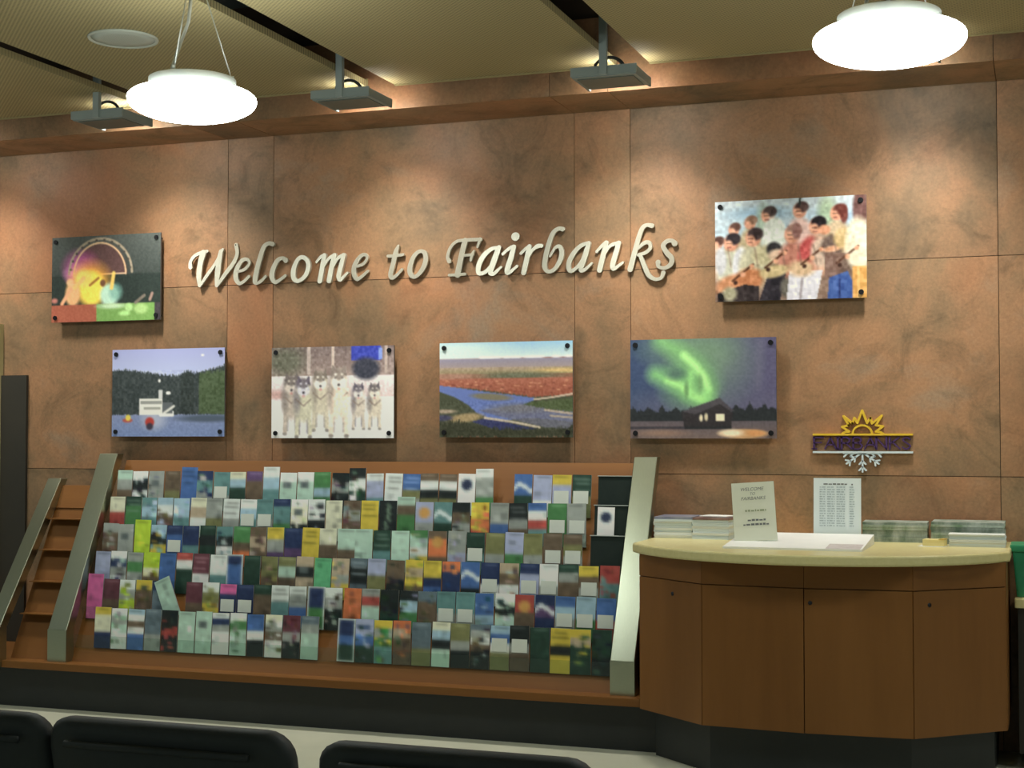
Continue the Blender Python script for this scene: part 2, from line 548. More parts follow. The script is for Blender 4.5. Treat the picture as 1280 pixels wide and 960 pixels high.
def add_stroke(bm, pts, closed, y0, y1, unit=0.001, round_ends=True):
    """solid calligraphic stroke between the planes y0 (back) and y1 (front)"""
    Q = smooth_path(pts, closed)
    n = len(Q)
    L, R = [], []
    for i, q in enumerate(Q):
        a = Q[(i - 1) % n] if closed or i > 0 else Q[i]
        b = Q[(i + 1) % n] if closed or i < n - 1 else Q[i]
        d = (b - a)[:2]
        d = d / (np.hypot(*d) + 1e-9)
        nrm = np.array((-d[1], d[0]))
        w = max(q[2] * 1.08, 4) / 2
        L.append(q[:2] + nrm * w)
        R.append(q[:2] - nrm * w)
    def V(p, y):
        return bm.verts.new((p[0] * unit, y, p[1] * unit))
    rings = [(V(l, y1), V(r, y1), V(r, y0), V(l, y0)) for l, r in zip(L, R)]
    cnt = n if closed else n - 1
    for i in range(cnt):
        A, B = rings[i], rings[(i + 1) % n]
        for k in range(4):
            bm.faces.new((A[k], A[(k + 1) % 4], B[(k + 1) % 4], B[k]))
    if not closed:
        for end, sgn in ((0, -1), (n - 1, 1)):
            q = Q[end]
            a = Q[1] - Q[0] if end == 0 else Q[-1] - Q[-2]
            ang = math.atan2(a[1], a[0])
            w = max(q[2] * 1.08, 4) / 2
            ri = rings[end]
            if round_ends:
                arc = []
                for k in range(1, 8):
                    th = ang + math.pi / 2 - sgn * math.pi * k / 8
                    arc.append(q[:2] + np.array((math.cos(th), math.sin(th))) * w * np.array((1, 1)))
                fr = [ri[0]] + [V(p, y1) for p in arc] + [ri[1]]
                bk = [ri[3]] + [V(p, y0) for p in arc] + [ri[2]]
                bm.faces.new(fr)
                bm.faces.new(bk)
                for k in range(len(fr) - 1):
                    bm.faces.new((fr[k], fr[k + 1], bk[k + 1], bk[k]))
            else:
                bm.faces.new(ri)

# the run goes on past both ends of the picture
box_light(-6.68, 'grey box light on a stem above the dark doorway', 'left')
box_light(0.83, 'grey box light on a stem above the side desk', 'right')
LETTERS = [   # glyph, x on the wall, strokes (closed, [(x, z, width) in millimetres])
    ('W', -4.978, [(0, [(-162,126,26), (-162,159,20), (-134,198,19), (-88,216,21), (-47,225,17)]), (0, [(-73,215,36), (-92,153,33), (-102,74,32), (-98,8,20)]), (0, [(-94,5,14), (-42,76,20), (10,143,17), (61,232,16)]), (0, [(50,220,26), (36,155,33), (27,76,33), (20,4,18)]), (0, [(24,1,16), (85,81,24), (137,144,24), (162,202,22), (154,258,24)])]),
    ('e', -4.769, [(0, [(-28,87,16), (17,102,18), (46,140,17), (27,163,20), (-10,152,24), (-42,97,29), (-46,45,29), (-23,12,22), (10,24,18), (43,54,17)])]),
    ('l', -4.618, [(0, [(60,251,27), (30,256,23), (-2,233,27), (-27,163,30), (-49,85,30), (-60,21,29), (-41,10,19), (-12,26,18), (13,51,14)])]),
    ('c', -4.511, [(0, [(47,146,31), (25,159,22), (-11,145,26), (-42,88,30), (-47,39,30), (-25,11,23), (8,24,19), (44,49,17)])]),
    ('o', -4.354, [(1, [(9,160,23), (48,136,27), (55,91,30), (31,41,26), (-19,13,22), (-52,31,30), (-55,82,32), (-27,142,26)])]),
    ('m', -4.140, [(0, [(-113,128,15), (-81,158,19), (-56,164,22)]), (0, [(-56,164,29), (-70,94,31), (-88,10,32)]), (0, [(-63,94,15), (-24,143,18), (18,164,22)]), (0, [(18,161,29), (-3,85,31), (-20,8,32)]), (0, [(11,97,15), (46,144,18), (85,161,22)]), (0, [(85,158,27), (67,95,29), (50,32,29), (61,9,22), (85,25,18), (113,49,14)])]),
    ('e', -3.945, [(0, [(-26,88,15), (16,102,18), (43,136,16), (26,159,19), (-9,144,23), (-44,92,28), (-47,41,28), (-26,10,22), (5,24,18), (47,56,16)])]),
    ('t', -3.715, [(0, [(19,203,14), (2,163,28), (-15,94,29), (-32,32,28), (-22,10,23), (9,25,18), (43,58,15)]), (0, [(-50,143,16), (-5,143,18), (50,148,16)])]),
    ('o', -3.567, [(1, [(10,163,21), (44,152,25), (51,105,29), (27,50,26), (-17,11,21), (-47,27,29), (-51,71,30), (-27,133,25)])]),
    ('F', -3.267, [(0, [(-96,96,25), (-106,124,19), (-89,176,17), (-49,212,17), (10,218,19), (106,218,20)]), (0, [(102,223,14), (93,196,16), (84,174,12)]), (0, [(7,215,31), (-16,130,31), (-42,13,35)]), (0, [(-96,12,15), (-42,13,16), (7,15,15)]), (0, [(-6,126,15), (57,130,15)]), (0, [(63,151,11), (51,127,17), (43,96,14)])]),
    ('a', -3.106, [(0, [(52,163,21), (13,159,22), (-33,124,27), (-65,70,28), (-69,21,26), (-39,17,21), (0,49,18), (33,109,15)]), (0, [(56,166,25), (36,115,31), (13,54,31), (3,18,27), (23,11,21), (46,29,17), (69,49,13)])]),
    ('i', -2.979, [(0, [(-43,125,16), (-16,148,17), (10,163,21)]), (0, [(23,164,27), (7,105,29), (-16,32,29), (-13,11,22), (16,28,17), (43,51,15)]), (0, [(33,225,46), (34,226,46)])]),
    ('r', -2.844, [(0, [(-64,124,16), (-35,150,17), (-13,161,21)]), (0, [(-11,161,28), (-26,95,29), (-47,10,29)]), (0, [(-19,100,15), (10,142,17), (39,162,23), (64,164,21)])]),
    ('b', -2.704, [(0, [(57,255,25), (29,259,21), (-3,236,25), (-28,180,28), (-51,96,29), (-57,42,28), (-38,12,21), (3,21,22), (38,68,27), (51,116,27), (38,153,22), (10,148,17), (-22,101,13)])]),
    ('a', -2.541, [(0, [(47,166,20), (7,155,22), (-34,121,26), (-69,65,28), (-70,17,25), (-44,13,20), (-3,48,18), (32,109,14)]), (0, [(53,165,24), (35,109,30), (16,56,30), (3,14,25), (22,11,20), (44,25,17), (70,47,13)])]),
    ('n', -2.364, [(0, [(-80,116,16), (-49,147,17), (-27,163,20)]), (0, [(-21,163,27), (-40,93,29), (-62,9,30)]), (0, [(-31,99,14), (3,145,18), (53,159,21)]), (0, [(56,158,26), (37,96,29), (19,37,29), (22,10,20), (49,24,17), (80,45,13)])]),
    ('k', -2.146, [(0, [(31,250,25), (1,255,20), (-24,240,24), (-45,191,26), (-67,115,28), (-98,6,30)]), (0, [(-48,126,15), (-12,154,21), (15,153,21), (21,123,20), (-6,98,18), (-49,86,17)]), (0, [(-39,87,21), (-15,24,24), (12,-33,24), (48,-56,19), (84,-51,18), (98,-22,24)])]),
    ('s', -2.032, [(0, [(48,143,31), (33,159,21), (3,157,22), (-18,132,25), (0,95,26), (30,59,27), (24,24,25), (-12,5,19), (-45,15,19), (-48,39,27)])]),
]
LETTER_LABEL = ['curling capital W of the word Welcome', 'first letter e of Welcome, beside the capital W', 'tall letter l of Welcome',
    'letter c of Welcome', 'letter o inside Welcome, catching the light', 'letter m of Welcome, catching the light', 'last letter e of Welcome',
    'letter t of the word to', 'letter o of the word to', 'capital F of Fairbanks', 'letter a after the capital F, catching the light',
    'dotted letter i of Fairbanks, catching the light', 'letter r of Fairbanks', 'letter b of Fairbanks', 'letter a between b and n of Fairbanks',
    'letter n of Fairbanks', 'letter k of Fairbanks with a long curled tail', 'letter s at the end of Fairbanks']
TILT = {0: 5.0, 1: 4.5, 2: 4.0, 3: 2.0, 4: -6.6, 5: -6.2, 6: -2.0, 10: 6.6, 11: 6.2, 12: 0.5, 13: -3.5, 14: -4.5, 15: -4.5, 16: -1.0, 17: 2.0}
for k, (ch, cx, strokes) in enumerate(LETTERS):
    bm = bmesh.new()
    for s, (closed, pts) in enumerate(strokes):
        add_stroke(bm, pts, closed, -0.007 + 0.0004 * s, -0.024 - 0.0004 * s)
    t = thing('metal_letter', 'satin metal ' + LETTER_LABEL[k], 'letter', (cx, 0, 2.6), 'metal letters spelling the welcome')
    face = bm_obj('letter_body', bm, LETTERMETAL, t)
    face.rotation_euler = (0, 0, math.radians(TILT.get(k, 0.0)))
    # two mounting pins into the wall
    mid = [p for c, pts in strokes for p in pts if p[2] > 20] or strokes[0][1]
    for p in (max(mid, key=lambda q: q[1]), min(mid, key=lambda q: q[1])):
        tube('mounting_pin', [(p[0] * 0.001, 0.002, p[1] * 0.001), (p[0] * 0.001, -0.015, p[1] * 0.001)], 0.004, BOLT, t, 8)

# ------------------------------------------------------------------ sun and snowflake emblem
em = thing('wall_emblem', 'sun and snowflake emblem with purple lettering on the bronze wall', 'sign', (-0.948, 0, 1.61))
YEL = mat('emblem_yellow', (0.72, 0.47, 0.03), 0.4, col2=(0.78, 0.53, 0.05), scale=20)
WHT = mat('emblem_white', (0.62, 0.72, 0.78), 0.4, col2=(0.68, 0.77, 0.82), scale=20)
PUR = mat('emblem_purple', (0.060, 0.026, 0.115), 0.4, col2=(0.075, 0.035, 0.14), scale=20)
PIN = (-0.001, -0.020)
bm = bmesh.new(); add_stroke(bm, [(-266, 48, 10), (266, 48, 10)], 0, 0.001, -0.022, round_ends=False); bm_obj('upper_line', bm, YEL, em)
bm = bmesh.new(); add_stroke(bm, [(-266, -48, 10), (266, -48, 10)], 0, 0.001, -0.022, round_ends=False); bm_obj('lower_line', bm, WHT, em)
# sun: half ring and a zigzag of rays
bm = bmesh.new()
add_stroke(bm, [(52 * math.cos(a), 48 + 50 * math.sin(a), 10) for a in [math.pi * k / 10 for k in range(11)]], 0, 0.001, -0.020, round_ends=False)
rays = []
tips = [(-108, 52), (-92, 62), (-70, 64), (-108, 90), (-72, 98), (-100, 148), (-52, 108), (-42, 138), (-26, 110), (0, 178), (26, 110), (44, 138), (52, 108), (104, 150), (72, 98), (110, 92), (72, 64), (94, 62), (110, 52)]
for a, b_ in zip(tips, tips[1:]):
    add_stroke(bm, [(*a, 11), (*b_, 11)], 0, 0.001, -0.019 - 0.0003 * (a[0] % 3), round_ends=True)
bm_obj('sun', bm, YEL, em)
# half snowflake
bm = bmesh.new()
for ang in (180, 216, 270, 324, 360):
    d = math.radians(ang)
    ux, uz = math.cos(d), math.sin(d)
    R_ = 100 if ang in (180, 360) else 106
    z0 = -54 if ang in (180, 360) else -48
    zo = -14 if ang in (180, 360) else 0
    def at(r, off=0.0):
        return (r * ux - off * uz, z0 + zo * 0 + r * uz + off * ux)
    add_stroke(bm, [(*at(0), 9), (*at(R_), 9)], 0, 0.001, -0.019)
    for r, l in ((48, 24), (80, 26)):
        for sg in (-1, 1):
            p = at(r); q = at(r + l * 0.7, sg * l * 0.7)
            if q[1] > -46 or p[1] > -40:
                continue
            add_stroke(bm, [(*p, 8), (*q, 8)], 0, 0.001, -0.0195)
bm_obj('snowflake', bm, WHT, em)
# purple capitals
CAPS = {'F': [[(0, 0), (0, 10)], [(0, 10), (6, 10)], [(0, 5.4), (4.6, 5.4)], [(-1.2, 0), (1.5, 0)]],
        'A': [[(0, 0), (3.6, 10)], [(3.6, 10), (7.2, 0)], [(1.4, 3.6), (5.8, 3.6)]],
        'I': [[(1, 0), (1, 10)], [(0, 0), (2, 0)], [(0, 10), (2, 10)]],
        'R': [[(0, 0), (0, 10)], [(0, 10), (3.4, 10), (5.2, 7.6), (3.4, 5.2), (0, 5.2)], [(2.6, 5.2), (6.4, 0)]],
        'B': [[(0, 0), (0, 10)], [(0, 10), (3.4, 10), (5, 7.8), (3.4, 5.4), (0, 5.4)], [(3.2, 5.4), (5.6, 2.8), (3.6, 0), (0, 0)]],
        'N': [[(0, 0), (0, 10)], [(0, 10), (6.4, 0)], [(6.4, 0), (6.4, 10)]],
        'K': [[(0, 0), (0, 10)], [(0, 4.4), (5.8, 10)], [(1.8, 6), (6.4, 0)]],
        'S': [[(5.2, 8.4), (3, 10), (0.6, 8), (2.8, 5.4), (5.2, 2.6), (2.8, 0), (0.2, 1.6)]]}
ADV = {'F': 7.0, 'A': 7.4, 'I': 3.4, 'R': 7.4, 'B': 7.2, 'N': 8.4, 'K': 7.6, 'S': 6.2}
word = 'FAIRBANKS'
tot = sum(ADV[c] for c in word)
k_ = 520.0 / tot
x = -260.0
for c in word:
    bm = bmesh.new()
    for s in CAPS[c]:
        add_stroke(bm, [((px) * k_ + x, -30 + pz * 6.2, 9 if s[0][0] == s[-1][0] else 6.5) for px, pz in s], 0, 0.001, -0.019)
    bm_obj('letter', bm, PUR, em)
    x += ADV[c] * k_

# ------------------------------------------------------------------ painter for the printed photographs
class Canvas:
    def __init__(self, w, h, col):
        self.w, self.h = w, h
        self.a = np.zeros((h, w, 3)) + np.array(col, float)
        self.u, self.v = np.meshgrid((np.arange(w) + 0.5) / w, (np.arange(h) + 0.5) / h)
    def blend(self, m, col):
        m = np.clip(m, 0, 1)[..., None]
        self.a = self.a * (1 - m) + np.array(col, float) * m
    def ell(self, cx, cy, rx, ry, col, soft=0.25, op=1.0, rot=0.0):
        du, dv = self.u - cx, (self.v - cy)
        if rot:
            asp = self.h / self.w
            c, s = math.cos(math.radians(rot)), math.sin(math.radians(rot))
            x, y = du, dv * asp
            du, dv = x * c + y * s, (-x * s + y * c) / asp
        d = np.sqrt((du / rx) ** 2 + (dv / ry) ** 2)
        self.blend(op * np.clip((1 + soft / 2 - d) / soft, 0, 1), col)
    def poly(self, pts, col, op=1.0, jag=0.0):
        u, v = self.u.copy(), self.v.copy()
        if jag:
            v = v + jag * (np.random.rand(self.w)[None, :] - 0.5)
        inside = np.zeros_like(u, bool)
        n = len(pts)
        for i in range(n):
            x0, y0 = pts[i]; x1, y1 = pts[(i + 1) % n]
            cond = (y0 > v) != (y1 > v)
            xi = (x1 - x0) * (v - y0) / ((y1 - y0) if y1 != y0 else 1e-9) + x0
            inside ^= cond & (u < xi)
        self.blend(inside * op, col)
    def rect(self, x0, y0, x1, y1, col, op=1.0):
        self.blend(((self.u >= x0) & (self.u < x1) & (self.v >= y0) & (self.v < y1)) * op, col)
    def vgrad(self, y0, y1, c0, c1):
        t = np.clip((self.v - y0) / (y1 - y0), 0, 1)[..., None]
        m = ((self.v >= y0) & (self.v <= y1))[..., None]
        self.a = np.where(m, np.array(c0, float) * (1 - t) + np.array(c1, float) * t, self.a)
    def line(self, pts, w, col, op=1.0, soft=0.5):
        asp = self.h / self.w
        best = np.full_like(self.u, 9.0)
        for (x0, y0), (x1, y1) in zip(pts, pts[1:]):
            dx, dy = x1 - x0, (y1 - y0) * asp
            L2 = dx * dx + dy * dy + 1e-12
            t = np.clip(((self.u - x0) * dx + (self.v - y0) * asp * dy) / L2, 0, 1)
            best = np.minimum(best, np.hypot(self.u - x0 - t * dx, (self.v - y0) * asp - t * dy))
        self.blend(op * np.clip((w * (1 + soft / 2) - best) / (w * soft), 0, 1), col)
    def noise(self, amt, cell=2, mask=None, mono=True):
        hh, ww = self.h // cell + 2, self.w // cell + 2
        n = np.random.rand(hh, ww, 1 if mono else 3) - 0.5
        n = np.kron(n, np.ones((cell, cell, 1)))[:self.h, :self.w]
        if mask is None:
            mask = np.ones((self.h, self.w))
        self.a = self.a + n * amt * mask[..., None]
    def blur(self, k=1):
        for _ in range(k):
            p = np.pad(self.a, ((1, 1), (1, 1), (0, 0)), mode='edge')
            self.a = (p[1:-1, 1:-1] * 2 + p[:-2, 1:-1] + p[2:, 1:-1] + p[1:-1, :-2] + p[1:-1, 2:]) / 6
    def rgb(self):
        return np.clip(self.a * 1.08 + 4, 0, 250)

PW, PH = 168, 112
def paint_fire():
    c = Canvas(PW, PH, (44, 52, 49))
    c.vgrad(0, 0.9, (78, 84, 82), (34, 42, 40))
    c.ell(0.46, 0.46, 0.24, 0.37, (92, 66, 66), 0.12)
    c.rect(0.0, 0.46, 1.0, 0.80, (38, 48, 45))
    c.ell(0.27, 0.36, 0.14, 0.17, (170, 84, 140), 0.9)
    c.ell(0.24, 0.45, 0.10, 0.10, (215, 130, 190), 1.0)
    th = [math.pi * k / 24 for k in range(25)]
    c.line([(0.455 - 0.29 * math.cos(a), 0.44 - 0.40 * math.sin(a)) for a in th], 0.010, (165, 150, 130))
    c.line([(0.45 - 0.24 * math.cos(a), 0.46 - 0.37 * math.sin(a)) for a in th], 0.007, (225, 190, 150))
    for k in range(1, 24, 2):
        a = th[k]
        c.ell(0.455 - 0.275 * math.cos(a), 0.44 - 0.385 * math.sin(a), 0.012, 0.014, (70, 66, 62), 0.5)
    c.line([(0.46, 0.455), (0.69, 0.455)], 0.006, (215, 180, 150))
    c.ell(0.36, 0.55, 0.17, 0.22, (235, 165, 70), 0.8)
    c.ell(0.38, 0.62, 0.12, 0.20, (252, 222, 95), 0.4)
    c.ell(0.30, 0.50, 0.08, 0.10, (250, 210, 110), 0.6)
    c.ell(0.20, 0.68, 0.07, 0.14, (240, 180, 130), 0.35)
    c.ell(0.175, 0.54, 0.033, 0.045, (240, 185, 140), 0.4)
    c.line([(0.18, 0.62), (0.10, 0.79)], 0.016, (230, 170, 130))
    c.line([(0.22, 0.60), (0.30, 0.50)], 0.018, (245, 190, 120))
    c.ell(0.54, 0.70, 0.085, 0.13, (190, 225, 205), 0.4)
    c.ell(0.60, 0.67, 0.06, 0.10, (120, 170, 160), 0.6, 0.7)
    c.line([(0.58, 0.45), (0.56, 0.62)], 0.016, (240, 200, 110))
    c.ell(0.48, 0.56, 0.025, 0.04, (110, 70, 50), 0.5)
    c.line([(0.44, 0.50), (0.36, 0.58)], 0.010, (160, 110, 50))
    c.rect(0, 0.80, 0.42, 1.0, (165, 92, 72)); c.rect(0.42, 0.80, 0.95, 1.0, (118, 160, 88)); c.rect(0.95, 0.80, 1, 1, (60, 54, 60))
    c.ell(0.56, 0.83, 0.12, 0.03, (190, 215, 180), 1.0)
    c.ell(0.72, 0.85, 0.035, 0.05, (170, 210, 140), 0.4); c.ell(0.83, 0.87, 0.06, 0.06, (165, 200, 130), 0.5)
    c.ell(0.68, 0.92, 0.05, 0.03, (170, 215, 140), 0.6)
    c.ell(0.03, 0.75, 0.03, 0.03, (190, 120, 110), 0.8)
    c.line([(0.78, 0.80), (0.86, 0.72)], 0.012, (120, 110, 100)); c.line([(0.91, 0.77), (0.93, 0.70)], 0.012, (160, 130, 120))
    c.noise(14, 2); c.blur(1)
    return c.rgb()

def paint_boat():
    c = Canvas(PW, PH, (165, 172, 216))
    c.vgrad(0, 0.35, (160, 166, 214), (186, 196, 232))
    hill = [(0, 0.24), (0.12, 0.235), (0.3, 0.27), (0.45, 0.30), (0.6, 0.31), (0.68, 0.27), (0.73, 0.29), (0.85, 0.26), (1, 0.20), (1, 0.76), (0, 0.76)]
    c.poly(hill, (58, 66, 68), jag=0.03)
    c.poly([(0.62, 0.30), (0.68, 0.25), (0.74, 0.30), (0.74, 0.75), (0.62, 0.75)], (50, 58, 58), jag=0.05)
    c.poly([(0.78, 0.30), (0.9, 0.27), (1, 0.25), (1, 0.76), (0.78, 0.76)], (76, 92, 66), jag=0.05)
    m = ((c.v > 0.25) & (c.v < 0.76)).astype(float)
    c.noise(26, 3, m); c.noise(20, 1, m)
    c.vgrad(0.755, 1.0, (128, 140, 180), (120, 138, 184))
    m = (c.v > 0.755).astype(float)
    c.noise(16, 2, m)
    c.ell(0.85, 0.80, 0.25, 0.04, (80, 92, 112), 0.8)
    c.ell(0.38, 0.82, 0.10, 0.10, (190, 195, 212), 1.0, 0.7)
    c.rect(0.25, 0.57, 0.46, 0.76, (226, 226, 222)); c.rect(0.46, 0.62, 0.55, 0.74, (96, 102, 108))
    c.rect(0.26, 0.60, 0.45, 0.63, (150, 152, 150)); c.rect(0.29, 0.67, 0.44, 0.70, (165, 165, 160))
    c.rect(0.42, 0.47, 0.46, 0.58, (205, 206, 208)); c.ell(0.51, 0.51, 0.022, 0.02, (235, 235, 235)); c.ell(0.43, 0.37, 0.012, 0.02, (220, 220, 220))
    c.line([(0.47, 0.74), (0.56, 0.66)], 0.010, (215, 215, 212)); c.line([(0.44, 0.76), (0.55, 0.76)], 0.012, (235, 235, 232))
    c.rect(0.55, 0.71, 0.56, 0.77, (230, 230, 230))
    c.ell(0.145, 0.82, 0.045, 0.025, (180, 90, 80), 0.4); c.ell(0.15, 0.79, 0.024, 0.035, (225, 205, 90), 0.4)
    c.ell(0.345, 0.84, 0.040, 0.055, (175, 62, 55), 0.4); c.ell(0.345, 0.89, 0.03, 0.04, (58, 52, 70), 0.6)
    c.ell(0.81, 0.085, 0.015, 0.014, (225, 225, 240), 0.5)
    c.blur(1)
    return c.rgb()

def paint_dogs():
    c = Canvas(PW, PH, (222, 222, 228))
    c.vgrad(0, 0.32, (112, 98, 98), (146, 128, 124))
    c.ell(0.12, 0.16, 0.16, 0.16, (96, 96, 84), 0.9)
    c.noise(24, 3, (c.v < 0.32).astype(float))
    c.rect(0.30, 0, 0.33, 0.30, (178, 164, 160)); c.rect(0.50, 0, 0.525, 0.27, (188, 172, 164)); c.rect(0.93, 0, 0.955, 0.3, (165, 150, 145))
    c.vgrad(0.32, 0.55, (214, 208, 212), (198, 180, 180)); c.vgrad(0.55, 1.0, (220, 216, 222), (228, 230, 238))
    c.ell(0.05, 0.53, 0.10, 0.05, (182, 148, 146), 0.9)
    c.rect(0.66, 0, 0.90, 0.16, (52, 62, 158)); c.rect(0.88, 0.03, 0.91, 0.15, (120, 140, 210))
    c.ell(0.78, 0.25, 0.11, 0.12, (52, 54, 68), 0.4)
    def dog(x, y, s, coat, dark, face):
        for sg in (-1, 1):
            c.line([(x + sg * 0.045 * s, y + 0.26 * s), (x + sg * 0.055 * s, y + 0.53 * s)], 0.018 * s, coat)
            c.line([(x + sg * 0.030 * s, y + 0.34 * s), (x + sg * 0.032 * s, y + 0.50 * s)], 0.008 * s, dark, 0.5)
            c.ell(x + sg * 0.055 * s, y + 0.54 * s, 0.018 * s, 0.018 * s, (126, 120, 118), 0.8)
        c.ell(x, y + 0.20 * s, 0.080 * s, 0.19 * s, coat, 0.5)
        c.ell(x - 0.055 * s, y + 0.14 * s, 0.030 * s, 0.15 * s, dark, 0.9, 0.6)
        c.ell(x, y, 0.058 * s, 0.10 * s, coat, 0.35)
        c.ell(x - 0.01 * s, y - 0.035 * s, 0.055 * s, 0.07 * s, dark, 0.5, 0.85)
        for sg in (-1, 1):
            c.poly([(x + sg * 0.058 * s, y - 0.02 * s), (x + sg * 0.046 * s, y - 0.14 * s), (x + sg * 0.012 * s, y - 0.07 * s)], dark)
            c.ell(x + sg * 0.030 * s, y + 0.030 * s, 0.020 * s, 0.045 * s, face, 0.7)
            c.ell(x + sg * 0.024 * s, y - 0.012 * s, 0.009 * s, 0.010 * s, (70, 64, 66), 0.9, 0.7)
            c.ell(x + sg * 0.022 * s, y - 0.045 * s, 0.010 * s, 0.012 * s, face, 0.9, 0.8)
        c.ell(x, y + 0.055 * s, 0.026 * s, 0.045 * s, face, 0.6)
        c.ell(x, y + 0.055 * s, 0.010 * s, 0.014 * s, (58, 52, 58), 0.7)
        c.ell(x, y + 0.092 * s, 0.012 * s, 0.014 * s, (176, 118, 116), 0.8, 0.7)
        c.line([(x - 0.06 * s, y + 0.13 * s), (x, y + 0.20 * s), (x + 0.06 * s, y + 0.13 * s)], 0.006, (120, 104, 96), 0.7)
    dog(0.17, 0.42, 1.0, (176, 164, 156), (104, 96, 96), (198, 188, 182))
    dog(0.72, 0.50, 0.75, (190, 180, 170), (86, 80, 94), (206, 200, 200))
    dog(0.85, 0.50, 0.75, (196, 186, 172), (92, 86, 92), (216, 208, 200))
    dog(0.41, 0.38, 1.0, (190, 182, 166), (120, 110, 104), (226, 220, 216))
    dog(0.56, 0.36, 1.15, (216, 204, 190), (128, 116, 112), (232, 226, 218))
    dog(0.27, 0.45, 1.0, (190, 186, 168), (92, 84, 98), (196, 194, 208))
    c.ell(0.56, 0.62, 0.05, 0.14, (226, 208, 192), 0.8)
    c.noise(20, 3); c.noise(14, 2)
    c.a = c.a * 1.10 + 6
    c.blur(1)
    return c.rgb()

def paint_river():
    c = Canvas(PW, PH, (160, 100, 80))
    c.vgrad(0, 0.17, (150, 196, 240), (214, 230, 242))
    c.ell(0.10, 0.10, 0.35, 0.12, (216, 236, 244), 1.2, 0.8)
    for k in range(40):
        c.ell(0.30 + 0.70 * random.random(), 0.165, 0.025, 0.014, (236, 240, 246), 0.8, 0.7)
    c.vgrad(0.175, 0.27, (144, 140, 166), (164, 148, 150)); c.vgrad(0.27, 0.34, (172, 152, 134), (150, 138, 104))
    c.ell(0.92, 0.31, 0.20, 0.025, (206, 178, 122), 1.0); c.ell(0.6, 0.36, 0.34, 0.035, (108, 110, 90), 1.0)
    c.vgrad(0.385, 0.60, (170, 104, 86), (150, 84, 66)); c.ell(0.1, 0.36, 0.2, 0.03, (168, 128, 112), 1.0)
    c.noise(26, 2, ((c.v > 0.27) & (c.v < 0.62)).astype(float))
    for k in range(50):
        c.ell(random.random(), 0.40 + 0.14 * random.random(), 0.012, 0.008, random.choice([(192, 134, 108), (128, 70, 58), (206, 150, 120)]), 1)
    c.poly([(0, 0.46), (0.35, 0.51), (0.7, 0.58), (1, 0.57), (1, 1), (0, 1)], (74, 78, 62), jag=0.02)
    c.poly([(0, 0.455), (0.12, 0.475), (0.35, 0.525), (0.6, 0.57), (0.75, 0.60), (0.66, 0.65), (1, 0.72), (1, 0.84), (0.7, 0.80), (0.45, 0.83), (0.3, 0.76), (0.22, 0.66), (0.12, 0.58), (0, 0.52)], (104, 122, 186))
    c.poly([(0.3, 0.72), (0.62, 0.66), (1, 0.72), (1, 0.92), (0.8, 0.90), (0.5, 0.80)], (112, 112, 134), 0.8)
    c.ell(0.40, 0.58, 0.15, 0.035, (124, 118, 100), 0.5, rot=4); c.ell(0.60, 0.70, 0.2, 0.05, (120, 118, 122), 1.0, 0.7)
    c.poly([(0.63, 0.66), (0.75, 0.63), (1, 0.60), (1, 0.74), (0.85, 0.72)], (80, 92, 62), jag=0.02)
    c.line([(0.72, 0.61), (0.85, 0.59), (1, 0.555)], 0.006, (205, 188, 172)); c.line([(0.80, 0.72), (1, 0.76)], 0.007, (190, 172, 158)); c.line([(0.84, 0.78), (1, 0.80)], 0.006, (180, 164, 146))
    c.ell(0.20, 0.80, 0.13, 0.045, (170, 148, 112), 0.6, rot=-6); c.ell(0.05, 0.73, 0.08, 0.02, (176, 158, 140), 0.8)
    c.ell(0.03, 0.80, 0.07, 0.03, (70, 70, 98), 0.6)
    c.poly([(0.25, 0.84), (0.36, 0.80), (0.62, 0.88), (0.76, 0.92), (0.45, 0.93)], (56, 60, 104))
    c.line([(0.35, 0.80), (0.55, 0.84), (0.76, 0.90)], 0.008, (204, 190, 172))
    c.poly([(0, 0.86), (0.15, 0.83), (0.35, 0.90), (0.8, 0.93), (1, 0.90), (1, 1), (0, 1)], (58, 60, 46), jag=0.05)
    c.noise(26, 2, (c.v > 0.62).astype(float)); c.noise(12, 1)
    c.blur(1)
    return c.rgb()

